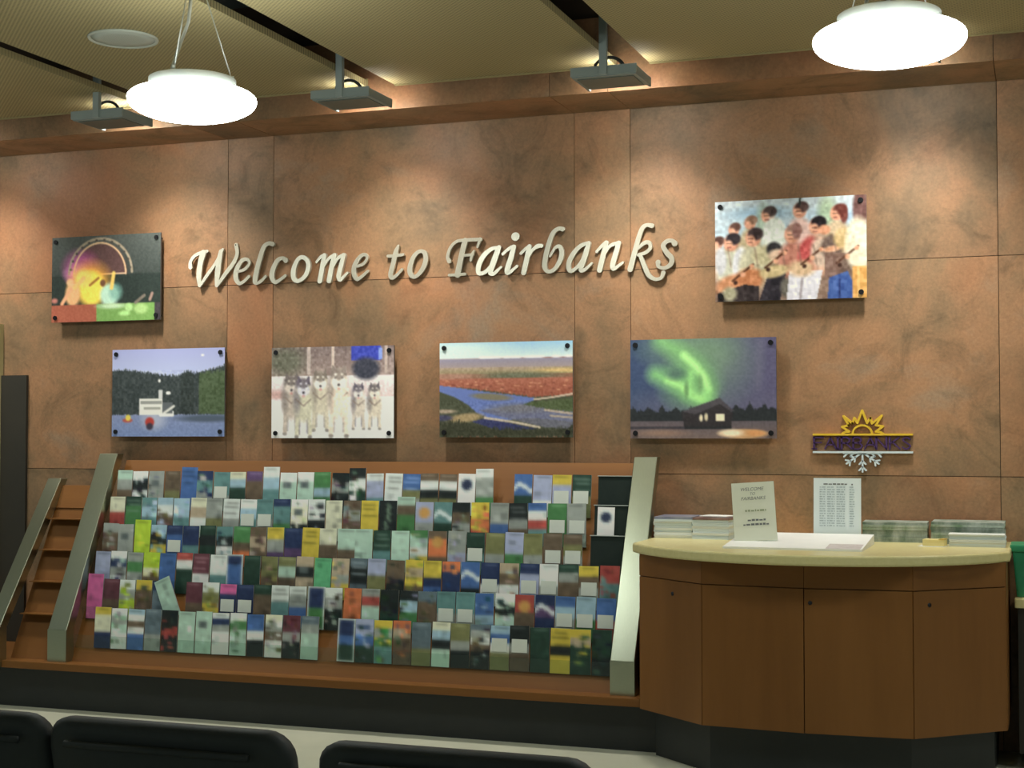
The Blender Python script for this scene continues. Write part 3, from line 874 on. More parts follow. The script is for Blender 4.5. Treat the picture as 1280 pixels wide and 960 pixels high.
def paint_aurora():
    c = Canvas(PW, PH, (60, 70, 104))
    t = c.u[..., None]
    c.a = np.array((58, 74, 108.0)) * (1 - t) + np.array((88, 84, 116.0)) * t
    c.vgrad(0.62, 0.64, (78, 82, 112), (84, 84, 112)) if False else None
    c.ell(0.5, 0.72, 0.6, 0.14, (104, 102, 124), 1.6, 0.6)
    c.ell(0.58, 0.22, 0.22, 0.32, (118, 140, 124), 1.4, 0.8)
    c.ell(0.40, 0.10, 0.25, 0.16, (112, 146, 112), 1.4, 0.7)
    c.ell(0.42, 0.45, 0.16, 0.22, (112, 170, 110), 1.3, 0.8)
    c.line([(0.22, 0.02), (0.34, 0.13), (0.44, 0.26), (0.50, 0.38), (0.54, 0.50), (0.52, 0.60)], 0.055, (130, 190, 120), 0.8, 1.7)
    c.line([(0.38, 0.17), (0.46, 0.28), (0.52, 0.40), (0.545, 0.52), (0.52, 0.60)], 0.024, (182, 244, 156), 0.95, 1.6)
    c.line([(0.18, 0.36), (0.28, 0.42), (0.36, 0.48), (0.42, 0.56), (0.48, 0.61), (0.53, 0.60)], 0.050, (140, 206, 130), 0.85, 1.7)
    c.line([(0.26, 0.42), (0.36, 0.48), (0.44, 0.58), (0.50, 0.61)], 0.020, (176, 236, 150), 0.8, 1.7)
    c.line([(0.43, 0.34), (0.42, 0.46), (0.43, 0.56)], 0.022, (156, 220, 140), 0.8, 1.7)
    c.ell(0.32, 0.36, 0.06, 0.05, (74, 96, 98), 1.2, 0.7); c.ell(0.395, 0.52, 0.014, 0.08, (96, 138, 92), 1.0, 0.8); c.ell(0.49, 0.45, 0.016, 0.08, (108, 150, 104), 1.0, 0.8)
    c.line([(0.90, 0.06), (0.88, 0.5)], 0.025, (108, 106, 130), 0.5, 1.8)
    tr = [(0, 0.75)]
    for k in range(41):
        x = k / 40
        tr.append((x, 0.735 - (0.05 * (k % 4 == 1) + 0.02 * (k % 3 == 0)) - (0.02 if x > 0.7 else 0)))
    tr += [(1, 0.75), (1, 0.88), (0, 0.88)]
    c.poly(tr, (38, 42, 46), jag=0.02)
    c.vgrad(0.83, 1.0, (92, 84, 92), (112, 96, 94))
    c.rect(0.0, 0.885, 0.4, 0.915, (62, 58, 66)); c.ell(0.22, 0.95, 0.16, 0.03, (140, 114, 102), 1.2)
    c.poly([(0.36, 0.735), (0.62, 0.61), (0.71, 0.74), (0.70, 0.89), (0.38, 0.90)], (48, 44, 48))
    c.poly([(0.36, 0.735), (0.62, 0.60), (0.72, 0.73), (0.70, 0.74), (0.62, 0.66), (0.46, 0.76)], (74, 70, 78))
    c.rect(0.595, 0.76, 0.655, 0.83, (240, 228, 200)); c.ell(0.495, 0.80, 0.012, 0.035, (225, 214, 186), 0.4); c.ell(0.53, 0.79, 0.012, 0.04, (210, 198, 170), 0.4)
    c.rect(0.38, 0.88, 0.70, 0.91, (36, 38, 42))
    c.ell(0.78, 0.955, 0.165, 0.045, (196, 152, 110), 0.25); c.ell(0.70, 0.95, 0.08, 0.035, (238, 222, 196), 0.8); c.ell(0.86, 0.95, 0.06, 0.03, (206, 146, 96), 0.9)
    c.noise(12, 2); c.blur(1)
    return c.rgb()

def paint_crowd():
    c = Canvas(PW, PH, (190, 208, 222))
    c.vgrad(0, 0.5, (206, 216, 224), (186, 208, 224))
    c.ell(0.30, 0.14, 0.2, 0.06, (164, 192, 214), 1.2); c.ell(0.85, 0.2, 0.2, 0.08, (176, 198, 218), 1.2)
    c.ell(0.33, 0.26, 0.05, 0.20, (176, 192, 172), 0.8, 0.8); c.ell(0.75, 0.17, 0.06, 0.17, (176, 196, 164), 0.8, 0.8)
    c.rect(0, 0.55, 1, 1, (150, 128, 116))
    SK = (214, 160, 138)
    def person(x, y, s, hair, shirt, sx=0.0, face=(-0.3, 0.25)):
        c.ell(x + sx, y + 0.26 * s, 0.085 * s, 0.20 * s, shirt, 0.3)
        c.ell(x, y, 0.045 * s, 0.075 * s, SK, 0.25)
        c.ell(x - face[0] * 0.05 * s, y - 0.035 * s, 0.045 * s, 0.055 * s, hair, 0.3)
        c.ell(x + face[0] * 0.045 * s, y + 0.02 * s, 0.026 * s, 0.045 * s, (226, 176, 152), 0.5)
    person(0.13, 0.29, 0.8, (120, 92, 84), (196, 176, 150)); person(0.24, 0.23, 0.85, (150, 120, 104), (206, 190, 160))
    person(0.57, 0.13, 1.0, (98, 78, 76), (226, 196, 190)); c.line([(0.57, 0.07), (0.575, 0.0)], 0.006, (60, 70, 66))
    person(0.36, 0.16, 1.0, (92, 78, 78), (228, 232, 226), 0.04); c.ell(0.40, 0.33, 0.075, 0.15, (232, 236, 230), 0.3)
    person(0.815, 0.17, 1.0, (126, 80, 74), (206, 186, 160), 0.0, (-0.4, 0.2)); c.ell(0.86, 0.18, 0.025, 0.09, (120, 72, 66), 0.4)
    person(0.02, 0.42, 0.8, (110, 84, 78), (200, 176, 160))
    person(0.11, 0.42, 1.1, (66, 60, 66), (206, 206, 190)); c.ell(0.17, 0.62, 0.05, 0.16, (220, 220, 226), 0.3, rot=8); c.ell(0.04, 0.60, 0.04, 0.14, (206, 206, 212), 0.4)
    person(0.26, 0.38, 1.15, (78, 66, 68), (204, 200, 178)); c.ell(0.34, 0.56, 0.09, 0.10, (198, 190, 160), 0.4); c.ell(0.40, 0.50, 0.05, 0.07, (60, 58, 62), 0.4)
    c.ell(0.42, 0.56, 0.06, 0.06, (222, 196, 176), 0.5)
    person(0.52, 0.36, 1.15, (168, 134, 124), (196, 140, 126)); c.ell(0.55, 0.33, 0.03, 0.08, (156, 120, 116), 0.5)
    person(0.68, 0.29, 1.1, (52, 44, 50), (222, 176, 152)); c.ell(0.73, 0.33, 0.04, 0.05, (222, 166, 138), 0.4)
    c.ell(0.63, 0.58, 0.075, 0.19, (200, 104, 104), 0.3, rot=8); c.ell(0.70, 0.55, 0.06, 0.16, (214, 192, 178), 0.5)
    c.ell(0.78, 0.50, 0.07, 0.12, (120, 104, 98), 0.35); c.ell(0.78, 0.52, 0.06, 0.03, (226, 178, 150), 0.5, rot=-8); c.ell(0.85, 0.42, 0.06, 0.10, (206, 182, 140), 0.4)
    c.rect(0.73, 0.56, 0.90, 0.80, (142, 118, 110)); c.ell(0.88, 0.70, 0.05, 0.12, (126, 108, 100), 0.5)
    c.rect(0.93, 0, 1, 1, (150, 126, 118)); c.ell(0.96, 0.14, 0.045, 0.18, (124, 96, 94), 0.4); c.ell(0.95, 0.48, 0.085, 0.26, (224, 218, 198), 0.3)
    c.rect(0.91, 0.70, 1.0, 1.0, (214, 168, 110)); c.rect(0.94, 0.70, 0.96, 1.0, (232, 192, 136))
    c.ell(0.12, 0.84, 0.12, 0.10, (206, 154, 122), 0.4, rot=-14); c.ell(0.23, 0.80, 0.10, 0.12, (198, 140, 106), 0.4, rot=-18)
    c.poly([(0.02, 0.92), (0.2, 0.84), (0.30, 0.86), (0.30, 1), (0.02, 1)], (72, 64, 66)); c.ell(0.10, 0.93, 0.05, 0.07, (176, 172, 150), 0.6)
    c.poly([(0.36, 0.75), (0.48, 0.72), (0.44, 1), (0.30, 1)], (64, 60, 68)); c.ell(0.40, 0.72, 0.10, 0.06, (206, 188, 150), 0.4, rot=-10)
    c.ell(0.48, 0.88, 0.04, 0.10, (122, 118, 112), 0.5)
    c.poly([(0.50, 0.72), (0.72, 0.72), (0.68, 1), (0.48, 1)], (222, 220, 230)); c.ell(0.58, 0.70, 0.09, 0.08, (218, 190, 160), 0.6)
    c.line([(0.585, 0.80), (0.57, 1.0)], 0.008, (176, 168, 176))
    c.poly([(0.76, 0.80), (0.88, 0.74), (0.91, 0.84), (0.91, 1), (0.75, 1)], (84, 108, 166)); c.line([(0.83, 0.82), (0.825, 1.0)], 0.006, (58, 72, 122))
    for gx, gy, rot in ((0.14, 0.80, -18), (0.36, 0.68, -12), (0.60, 0.66, -10), (0.83, 0.66, -14)):
        c.line([(gx - 0.02, gy), (gx + 0.12, gy - 0.16)], 0.007, (92, 62, 48), 0.9)
        c.ell(gx, gy + 0.02, 0.014, 0.02, (70, 48, 40), 0.5)
        c.ell(gx + 0.05, gy - 0.06, 0.018, 0.026, (226, 178, 152), 0.5)
        c.ell(gx + 0.11, gy - 0.14, 0.016, 0.022, (222, 172, 146), 0.5)
    for fx in (0.09, 0.27, 0.45, 0.56, 0.66, 0.80):
        c.line([(fx, 0.48), (fx + 0.02, 0.66)], 0.006, (140, 116, 104), 0.5, 1.2)
    for fx, fy in ((0.105, 0.43), (0.25, 0.39), (0.36, 0.17), (0.515, 0.37), (0.57, 0.14), (0.675, 0.31), (0.81, 0.18)):
        c.line([(fx - 0.022, fy - 0.005), (fx + 0.008, fy - 0.005)], 0.004, (120, 82, 72), 0.7)
        c.line([(fx - 0.018, fy + 0.035), (fx + 0.004, fy + 0.035)], 0.004, (150, 84, 78), 0.7)
    c.noise(26, 4); c.noise(20, 3); c.blur(1)
    c.a = (c.a - 128) * 1.12 + 108
    return c.rgb()

def grid_print(name, x0, x1, z0, z1, y, rgb, parent):
    """flat print whose colours are mesh data, one mesh point per dot"""
    h, w = rgb.shape[:2]
    gx, gz = np.meshgrid(np.linspace(x0, x1, w + 1), np.linspace(z1, z0, h + 1))
    co = np.stack([gx, np.full_like(gx, y), gz], -1).reshape(-1, 3)
    i, j = np.meshgrid(np.arange(w), np.arange(h))
    a = (j * (w + 1) + i).ravel()
    f = np.stack([a, a + w + 1, a + w + 2, a + 1], -1)
    me = bpy.data.meshes.new(name)
    me.vertices.add(len(co)); me.vertices.foreach_set('co', co.ravel())
    me.loops.add(f.size); me.loops.foreach_set('vertex_index', f.ravel())
    me.polygons.add(len(f)); me.polygons.foreach_set('loop_start', np.arange(0, f.size, 4))
    me.update(calc_edges=True)
    at_ = me.attributes.new('ink', 'FLOAT_COLOR', 'POINT')
    pr = np.pad(rgb, ((0, 1), (0, 1), (0, 0)), mode='edge')
    c4 = np.ones(((h + 1) * (w + 1), 4)); c4[:, :3] = lin(pr.reshape(-1, 3))
    at_.data.foreach_set('color', c4.ravel())
    me.materials.append(INK)
    o = bpy.data.objects.new(name, me)
    COL.objects.link(o)
    if parent:
        o.parent = parent
    return o

BOARD = mat('print_board_edge', (0.10, 0.10, 0.10), 0.5)
PHOTOS = [
    (-5.760, 2.676, paint_fire, 'mounted night photo of costumed performers glowing under an ice arch'),
    (-5.285, 1.927, paint_boat, 'mounted photo of a white riverboat and canoes before a dark forest'),
    (-4.122, 1.917, paint_dogs, 'mounted photo of a sled dog team running through snow'),
    (-2.994, 1.922, paint_river, 'mounted photo of a blue river winding through red autumn tundra'),
    (-1.820, 1.916, paint_aurora, 'mounted photo of green northern lights over a lit cabin'),
    (-1.327, 2.679, paint_crowd, 'mounted daylight photo of a row of guitar players'),
]
HW, HH = 0.415, 0.280
bolt_mesh = None
for cx, cz, fn, lb in PHOTOS:
    t = thing('mounted_photo', lb, 'picture', (cx, 0, cz), 'photo panels on the bronze wall')
    box('board', -HW, HW, -0.058, -0.045, -HH, HH, BOARD, t)
    grid_print('print', -HW, HW, -HH, HH, -0.0588, fn(), t)
    for sx in (-1, 1):
        for sz in (-1, 1):
            if bolt_mesh is None:
                bm = bmesh.new()
                add_tube(bm, [(0, 0.002, 0), (0, -0.064, 0)], 0.008, 12)
                add_tube(bm, [(0, -0.0595, 0), (0, -0.067, 0)], 0.0145, 14)
                b_o = bm_obj('standoff_bolt', bm, BOLT, t)
                bolt_mesh = b_o.data
            else:
                b_o = bpy.data.objects.new('standoff_bolt', bolt_mesh)
                COL.objects.link(b_o); b_o.parent = t
            b_o.location = (sx * (HW - 0.030), 0, sz * (HH - 0.030))

# ------------------------------------------------------------------ brochure rack
RK = 0.47                                     # the rack leans: depth gained per metre of drop
def panel_y(z):
    return -0.06 - RK * (1.49 - z)
rack = thing('brochure_rack', 'long slanted wooden brochure rack with brushed steel posts', 'rack', (0, 0, 0))
BX0, BX1 = -5.585, -2.185
prism('back_panel', [(panel_y(1.495), 1.495), (panel_y(1.495) + 0.03, 1.495), (panel_y(0.285) + 0.06, 0.285), (panel_y(0.285), 0.285)], 'x', BX0, BX1, WOODH, rack)
def panel_y2(z):
    return -0.14 - 0.47 * (1.33 - z)
prism('side_panel', [(panel_y2(1.33), 1.33), (panel_y2(1.33) + 0.03, 1.33), (panel_y2(0.285) + 0.06, 0.285), (panel_y2(0.285), 0.285)], 'x', -6.02, -5.70, WOODH, rack)
prism('added_top_strip', [(panel_y2(1.33) - 0.010, 1.332), (panel_y2(1.33) + 0.02, 1.332), (panel_y2(1.19) + 0.02, 1.19), (panel_y2(1.19) - 0.010, 1.19)], 'x', -6.02, -5.70, WOODH, rack)  # strip added to imitate a lit top on the side panel
for z in (1.12, 0.93, 0.74, 0.55):
    box('empty_tray', -6.0, -5.71, panel_y2(z) - 0.07, panel_y2(z) + 0.01, z, z + 0.006, WOODH, rack)
box('ledge', XL + 0.1, -2.002, -0.735, -0.02, 0.245, 0.288, WOODH, rack, 0.004)
box('kick_base', XL + 0.1, -1.932, -0.645, -0.02, 0.0, 0.246, KICK, rack)
def post(x0, x1, ztop, ytop, zbot, ybot, zfoot):
    th = 0.075
    p = bmesh.new()
    add_prism(p, [(ytop, ztop), (ytop + th, ztop - 0.0), (ybot + th, zbot), (ybot, zbot)], 'x', x0, x1)
    bmesh.ops.bevel(p, geom=list(p.edges), offset=0.003, segments=1, affect='EDGES')
    o = bm_obj('post', p, STEEL, rack)
    f = bmesh.new()
    add_box(f, x0 - 0.001, x1 + 0.001, ybot - 0.003, ybot + th, zfoot, zbot + 0.002, 0.003)
    bm_obj('foot', f, STEELEND, o)
    return o
post(-2.184, -2.052, 1.532, -0.17, 0.467, -0.668, 0.286)
post(-5.712, -5.580, 1.538, -0.17, 0.480, -0.680, 0.286)
post(-6.105, -6.005, 1.376, -0.17, 0.480, -0.765, 0.246)
ROWTOP = [1.433, 1.272, 1.108, 0.944, 0.780, 0.617]
BT = math.radians(5)
BH = 0.245
PITCH = 0.1160
BLEFT = -5.560
NICE = ['top', 'second', 'third', 'fourth', 'fifth', 'bottom']
def rowbase(i):
    z = ROWTOP[i] - BH * math.cos(BT)
    return panel_y(z) - 0.006, z
for i in range(6):
    yb, zb = rowbase(i)
    xr = BX1 if i >= 3 else -2.42
    bm = bmesh.new()
    def Lp(h, d):     # along the tilted sheet, d outwards
        return (yb + h * math.sin(BT) - d * math.cos(BT), zb + h * math.cos(BT) - d * math.sin(BT))
    add_prism(bm, [Lp(-0.004, -0.012), Lp(-0.004, 0.0155), Lp(0.075, 0.0155), Lp(0.075, 0.0140), Lp(0.0, 0.0140), Lp(0.0, -0.012)], 'x', BX0 + 0.005, xr)
    bm_obj('clear_pocket_strip', bm, ACRYLIC, rack)
# the column of deep dark pockets beside the right post
POCK = mat('dark_tinted_pocket', (0.016, 0.026, 0.024), 0.6, spec=0.2, col2=(0.022, 0.035, 0.03), scale=7)
box('divider', -2.428, -2.392, panel_y(0.99) - 0.0, panel_y(0.99) + 0.004, 0.985, 0.99, WOODH, rack)
for i in range(3):
    yb, zb = rowbase(i)
    bm = bmesh.new()
    def Lp(h, d):
        return (yb + h * math.sin(BT) - d * math.cos(BT), zb + h * math.cos(BT) - d * math.sin(BT))
    add_prism(bm, [Lp(0.02, -0.004), Lp(0.02, 0.006), Lp(0.235, 0.006), Lp(0.235, -0.004)], 'x', -2.385, -2.19)
    po = bm_obj('dark_pocket', bm, POCK, rack)
    bm = bmesh.new()
    add_prism(bm, [Lp(0.236, -0.004), Lp(0.236, 0.012), Lp(0.239, 0.012), Lp(0.239, -0.004)], 'x', -2.39, -2.19)
    bm_obj('pocket_rim', bm, mat('grey_rim', (0.30, 0.34, 0.32), 0.4), po)

# ------------------------------------------------------------------ brochures: colours of each cover, tier by tier
PAL = {'w': ((222, 228, 226), 'white'), 'c': ((222, 220, 190), 'cream'), 'k': ((30, 34, 36), 'black'), 'g': ((70, 130, 70), 'green'),
       'd': ((36, 62, 50), 'dark green'), 't': ((92, 138, 140), 'teal'), 'b': ((62, 98, 170), 'blue'), 'n': ((34, 46, 92), 'navy'),
       'l': ((150, 184, 208), 'pale blue'), 'p': ((92, 62, 112), 'purple'), 'm': ((104, 48, 62), 'maroon'), 'r': ((178, 62, 56), 'red'),
       'o': ((226, 112, 60), 'orange'), 'y': ((220, 190, 52), 'yellow'), 'e': ((184, 216, 40), 'lime'), 'i': ((176, 210, 192), 'mint'),
       'a': ((150, 154, 150), 'grey'), 's': ((92, 108, 122), 'slate'), 'v': ((160, 166, 206), 'lavender'), 'u': ((104, 82, 64), 'brown'),
       'h': ((184, 160, 132), 'tan'), 'x': ((218, 84, 156), 'pink'), 'f': ((124, 122, 72), 'olive'), 'j': ((96, 192, 132), 'bright mint')}
# three or four letters are the bands of the cover from its head down; capitals are marks:
# C a white card in the pocket, T stands taller, X lines of print, M white mountain, O round seal, B dark box, W white border, N busy picture, S streak, - empty
TIERS = [
 'iau wkwN aaaBN uuf bbbTX ntaN tttaC cldd puu wltT wiiB wiiB gglg kakN kwdTN wvvt wwwX bbfaX uwkf uwkf wwwO waagT - bbdM vvvw yvvC ddfXC *',
 'ccrr dggX tltN lwuuN lltN chw aaf wwaX wltC ttaC nttg wcckBN wwkN ccc uauN yyyX kkkS iuggT vvaO ttdM kuaN yyorN aab kkauX bwrt gggC aaaC *',
 'auuN aaaB eeeT lkyN nbbC nnt dkd tkwN gguo uhuN yyaap nnp yyyX ccuu iiu iii ddtX iii giwyN uoouO aavN ddtC ffa vvg ffa uuuC ufaC *',
 'vvv wnawN aga eecuN bbb rwdd mmwX wwt nbbW ddd ffuN fiu hkhB jjj hhayN skksX vvff uukN yhyuN yynb onnN bbbkM nnwC huwN nvvC wwaC dauu yuaC rrttN',
 'xxxT mmu waeN yuuN nss iii mmu wfyN xnnC nnnC duu wwttX wabX nngW wakN oooN arii kkdN klgN suuN ttaC ttaC bblN wkiN rruuO npnM blaC llgC bbrC',
 '- yccn waiwN lwuwb sssa kkrkN iiii iiiB wnaww wgiiN bbwk cauwN mmakN saii - nnbdW vvbdN yagtN ohuuN sssf clki ffak sawukN lbwfC kkauC dddd yykyX yhddN dddkN',
]
def ink_face(rgb):
    return rgb

def make_brochure(spec, w, h, rng):
    bands = [ch for ch in spec if ch.islower()]
    flags = {ch for ch in spec if ch.isupper()}
    nx, ny = 9, 20
    c = np.zeros((ny, nx, 3))
    for r in range(ny):
        t = (r + 0.5) / ny * (1.30 if True else 1)
        k = min(int(t * len(bands)), len(bands) - 1)
        c[r, :] = PAL[bands[k]][0]
    tone = 1 + 0.10 * (rng.rand() - 0.5)
    c *= tone
    if 'N' in flags:
        for _ in range(16):
            r0, c0 = rng.randint(2, ny - 2), rng.randint(0, nx - 2)
            col = np.array(PAL[bands[rng.randint(len(bands))]][0]) * (0.55 + 0.75 * rng.rand()) + rng.randint(-22, 22, 3)
            c[r0:r0 + rng.randint(1, 3), c0:c0 + rng.randint(1, 4)] = col
    else:
        for _ in range(4):
            r0, c0 = rng.randint(4, ny - 1), rng.randint(0, nx - 2)
            c[r0:r0 + rng.randint(1, 3), c0:c0 + rng.randint(1, 4)] *= 0.82 + 0.3 * rng.rand()
    lum = c[1:4].mean()
    inkc = c[1:4].mean(axis=(0, 1)) * (0.45 if lum > 110 else 1.0) + (0 if lum > 110 else 90)
    if 'X' in flags:
        for r in (2, 4, 7):
            a0 = rng.randint(1, 3); c[r, a0:nx - rng.randint(1, 3)] = 0.6 * inkc + 0.4 * c[r, a0]
    elif not flags & set('NMOBWS'):
        a0 = rng.randint(1, 3); c[1, a0:nx - rng.randint(1, 3)] = 0.45 * inkc + 0.55 * c[1, a0]
    if 'M' in flags:
        pk = [6, 5, 4, 4, 5, 5, 6, 7, 7]
        for k in range(nx):
            c[pk[k]:pk[k] + 2, k] = (226, 232, 236)
    if 'O' in flags:
        cc = np.array((44, 50, 84)) if bands[0] == 'w' else np.array((214, 150, 70))
        for r in range(ny):
            for k in range(nx):
                if ((k - 4.0) / 2.4) ** 2 + ((r - 5) / 2.6) ** 2 < 1:
                    c[r, k] = cc
    if 'B' in flags:
        c[5:8, 2:6] = (88, 96, 100)
    if 'S' in flags:
        for r in range(2, 14):
            c[r, 4 + (r % 3 == 0) - (r > 9)] = (150, 186, 150)
    if 'W' in flags:
        c[0] = c[-1] = (214, 222, 220); c[:, 0] = (214, 222, 220); c[:, -1] = (214, 222, 220)
    if not flags & set('XOMSC'):
        for _ in range(7):
            r0, c0 = rng.randint(3, ny - 1), rng.randint(0, nx - 1)
            c[r0:r0 + rng.randint(1, 4), c0:c0 + rng.randint(1, 4)] *= 0.72 + 0.5 * rng.rand()
    c += rng.randint(-9, 10, c.shape[:2] + (1,))
    pd = np.pad(c, ((1, 1), (1, 1), (0, 0)), mode='edge')
    c = (pd[1:-1, 1:-1] * 3 + pd[:-2, 1:-1] + pd[2:, 1:-1] + pd[1:-1, :-2] + pd[1:-1, 2:]) / 7
    g = c.mean(axis=2, keepdims=True)
    c = g + 0.80 * (c - g)
    c = np.clip(c * 1.07 + np.array((2, 7, 7)), 8, 245)
    # sheet with a slight belly, printed front, paper back and edges
    th = 0.005
    V, F, C = [], [], []
    zs_ = np.linspace(h, 0, ny); xs_ = np.linspace(-w / 2, w / 2, nx)
    for r, z in enumerate(zs_):
        for k, x in enumerate(xs_):
            V.append((x, -th - 0.0016 * math.sin(math.pi * z / h), z)); C.append(c[r, k])
    for r in range(ny - 1):
        for k in range(nx - 1):
            a = r * nx + k
            F.append((a, a + nx, a + nx + 1, a + 1))
    edge = np.array((176, 180, 176))
    n0 = len(V)
    fr = [(-w / 2, -th, h), (w / 2, -th, h), (w / 2, -th, 0), (-w / 2, -th, 0)]
    V += fr + [(x, 0, z) for x, y, z in fr]
    C += [edge] * 8
    F.append((n0 + 4, n0 + 5, n0 + 6, n0 + 7))
    for k in range(4):
        F.append((n0 + k, n0 + (k + 1) % 4, n0 + 4 + (k + 1) % 4, n0 + 4 + k))
    me = bpy.data.meshes.new('brochure')
    me.from_pydata(V, [], F); me.update()
    at_ = me.attributes.new('ink', 'FLOAT_COLOR', 'POINT')
    c4 = np.ones((len(V), 4)); c4[:, :3] = lin(np.array(C))
    at_.data.foreach_set('color', c4.ravel())
    me.materials.append(INK)
    return me

def describe(spec):
    bands = []
    for ch in spec:
        if ch.islower() and PAL[ch][1] not in bands:
            bands.append(PAL[ch][1])
    s = ' and '.join(bands[:2]) if len(bands) < 3 else ', '.join(bands[:2]) + ' and ' + bands[2]
    mark = {'M': ' with white peak', 'O': ' with round seal', 'W': ' with white border', 'S': ' with pale streak', 'B': ' with dark box'}
    extra = ''.join(v for k, v in mark.items() if k in spec)
    if 'T' in spec:
        s = 'tall ' + s
    return s, extra

rng = np.random.RandomState(11)
entries = []
for i, row in enumerate(TIERS):
    cells = row.split()
    yb, zb = rowbase(i)
    for cidx, spec in enumerate(cells):
        if spec == '-':
            continue
        if spec == '*':
            continue
        x = BLEFT + PITCH * (cidx + 0.5)
        w = min(0.113, 0.107 + 0.006 * rng.rand())
        h = BH * (1.0 - 0.03 * rng.rand())
        if 'T' in spec:
            h *= 1.12
        if i == 5 and cidx == 27:
            w = 0.114
        entries.append(dict(i=i, c=cidx, spec=spec, x=x, w=w, h=h, y=yb, z=zb))
# a white flyer with a dark seal in the middle dark pocket
yb, zb = rowbase(1)
entries.append(dict(i=1, c=27, spec='wwwO', x=-2.318, w=0.098, h=0.215, y=yb - 0.008, z=zb + 0.012))
base_labels = {}
for e in entries:
    s, ex = describe(e['spec'])
    e['desc'] = s + ' brochure' + ex
    e['where'] = 'in the %s tier' % NICE[e['i']]
    base_labels.setdefault((e['desc'], e['i']), []).append(e)
pos = {(e['i'], e['c']): e for e in entries}
used = set()
for e in entries:
    lb = e['desc'] + ' ' + e['where']
    if len(base_labels[(e['desc'], e['i'])]) > 1:
        nb = pos.get((e['i'], e['c'] - 1)) or pos.get((e['i'], e['c'] + 1))
        s, ex = describe(nb['spec'])
        side = 'right' if nb['c'] < e['c'] else 'left'
        s = ' and '.join(s.replace('tall ', '').replace(',', ' and').split(' and ')[:2])
        lb = e['desc'] + ', ' + NICE[e['i']] + ' tier, ' + side + ' of ' + s + ' one'
    if e['c'] == 27 and e['i'] == 1:
        lb = 'white flyer with a dark round seal in the dark pocket by the post'
    words = lb.split()
    assert len(words) <= 16, lb
    e['label'] = lb
    used.add(lb)
CARDM = mat('off_white_card', (0.70, 0.76, 0.70), 0.6, col2=(0.74, 0.80, 0.74), scale=12)
for e in entries:
    me = make_brochure(e['spec'], e['w'], e['h'], rng)
    o = bpy.data.objects.new('brochure', me)
    COL.objects.link(o)
    o.location = (e['x'] + 0.002 * (rng.rand() - 0.5), e['y'], e['z'])
    roll = math.radians(2.2 * (rng.rand() - 0.5))
    if e['i'] == 4 and e['c'] == 5:
        roll = math.radians(-24)
        o.location = (e['x'] - 0.01, e['y'] - 0.006, e['z'] + 0.03)
    o.rotation_euler = (-BT, roll, 0)
    tag(o, e['label'], 'brochure', 'brochures in the slanted rack')
    if 'C' in e['spec']:
        bm = bmesh.new()
        add_box(bm, -0.0445, 0.0445, -0.0115, -0.0100, 0.078, 0.150)
        co = bm_obj('white_card', bm, CARDM)
        yb, zb = rowbase(e['i'])
        hh = 0.0 if e['i'] < 5 else 0.022
        co.location = (e['x'], yb + hh * math.sin(BT), zb + hh * math.cos(BT))
        co.rotation_euler = (-BT, 0, 0)
        s, ex = describe(e['spec'])
        lb = 'blank white card before the %s brochure %s' % (s, e['where'])
        n_same = [q for q in entries if 'C' in q['spec'] and q['i'] == e['i'] and describe(q['spec'])[0] == s]
        if len(n_same) > 1:
            k = n_same.index(e)
            nb = pos.get((e['i'], e['c'] - 1)) or pos.get((e['i'], e['c'] + 1))
            lb = 'blank white card in the %s tier, right of the %s brochure' % (NICE[e['i']], describe(nb['spec'])[0])
        tag(co, lb, 'card', 'white cards in the brochure rack')

# ------------------------------------------------------------------ reception counter
cab = thing('counter_cabinet', 'faceted cherry wood reception counter cabinet on a black base', 'cabinet', (-1.1, -0.6, 0))
def loc(p):
    return (p[0] + 1.1, p[1] + 0.6)
FAC = [(-2.00, -0.76), (-1.60, -1.09), (-1.10, -1.125), (-0.60, -1.09), (-0.195, -0.73)]
CEN = (-1.1, -0.3)
core = [(-1.985, -0.03), (-1.985, -0.745)] + [(x, y + 0.02) for x, y in FAC[1:4]] + [(-0.210, -0.715), (-0.210, -0.03)]
prism('carcass', [loc(p) for p in core], 'z', 0.245, 1.045, WOOD, cab)
kick = [(-1.93, -0.03), (-1.93, -0.70), (-1.58, -1.00), (-1.10, -1.035), (-0.62, -1.00), (-0.26, -0.68), (-0.26, -0.03)]
prism('kick_base', [loc(p) for p in kick], 'z', 0.0, 0.25, KICK, cab)
def facet(name, a, b, z0, z1, gap, proud, material):
    ax, ay = a; bx, by = b
    d = Vector((bx - ax, by - ay)); L = d.length; d.normalize()
    n = Vector((d.y, -d.x))
    p0 = Vector((ax, ay)) + d * gap; p1 = Vector((bx, by)) - d * gap
    out = [p0 + n * proud, p1 + n * proud, p1 - n * 0.02, p0 - n * 0.02]
    return prism(name, [loc(p) for p in out], 'z', z0, z1, material, cab), (p0 + p1) / 2, d, n
LOCKX = [0.55, None, 0.06, 0.17]
for k in range(4):
    a, b_ = FAC[k], FAC[k + 1]
    dr, mid, d, n = facet('door', a, b_, 0.245, 0.925, 0.0025, 0.0, WOOD)
    facet('apron_panel', a, b_, 0.930, 1.045, 0.0012, 0.0, WOODH)
    if LOCKX[k] is not None:
        p = Vector(a) + (Vector(b_) - Vector(a)) * LOCKX[k]
        q = p + n * 0.003
        lp = loc(q); li = loc(p - n * 0.01)
        tube('lock', [(li[0], li[1], 0.86), (lp[0], lp[1], 0.86)], 0.010, BOLT, dr, 12)
for sx in (-1.992, -0.2035):
    box('end_panel', sx + 1.1 - 0.008, sx + 1.1 + 0.008, -0.735 + 0.6 if sx > -1 else -0.74 + 0.6, -0.03 + 0.6, 0.245, 1.045, WOOD, cab)
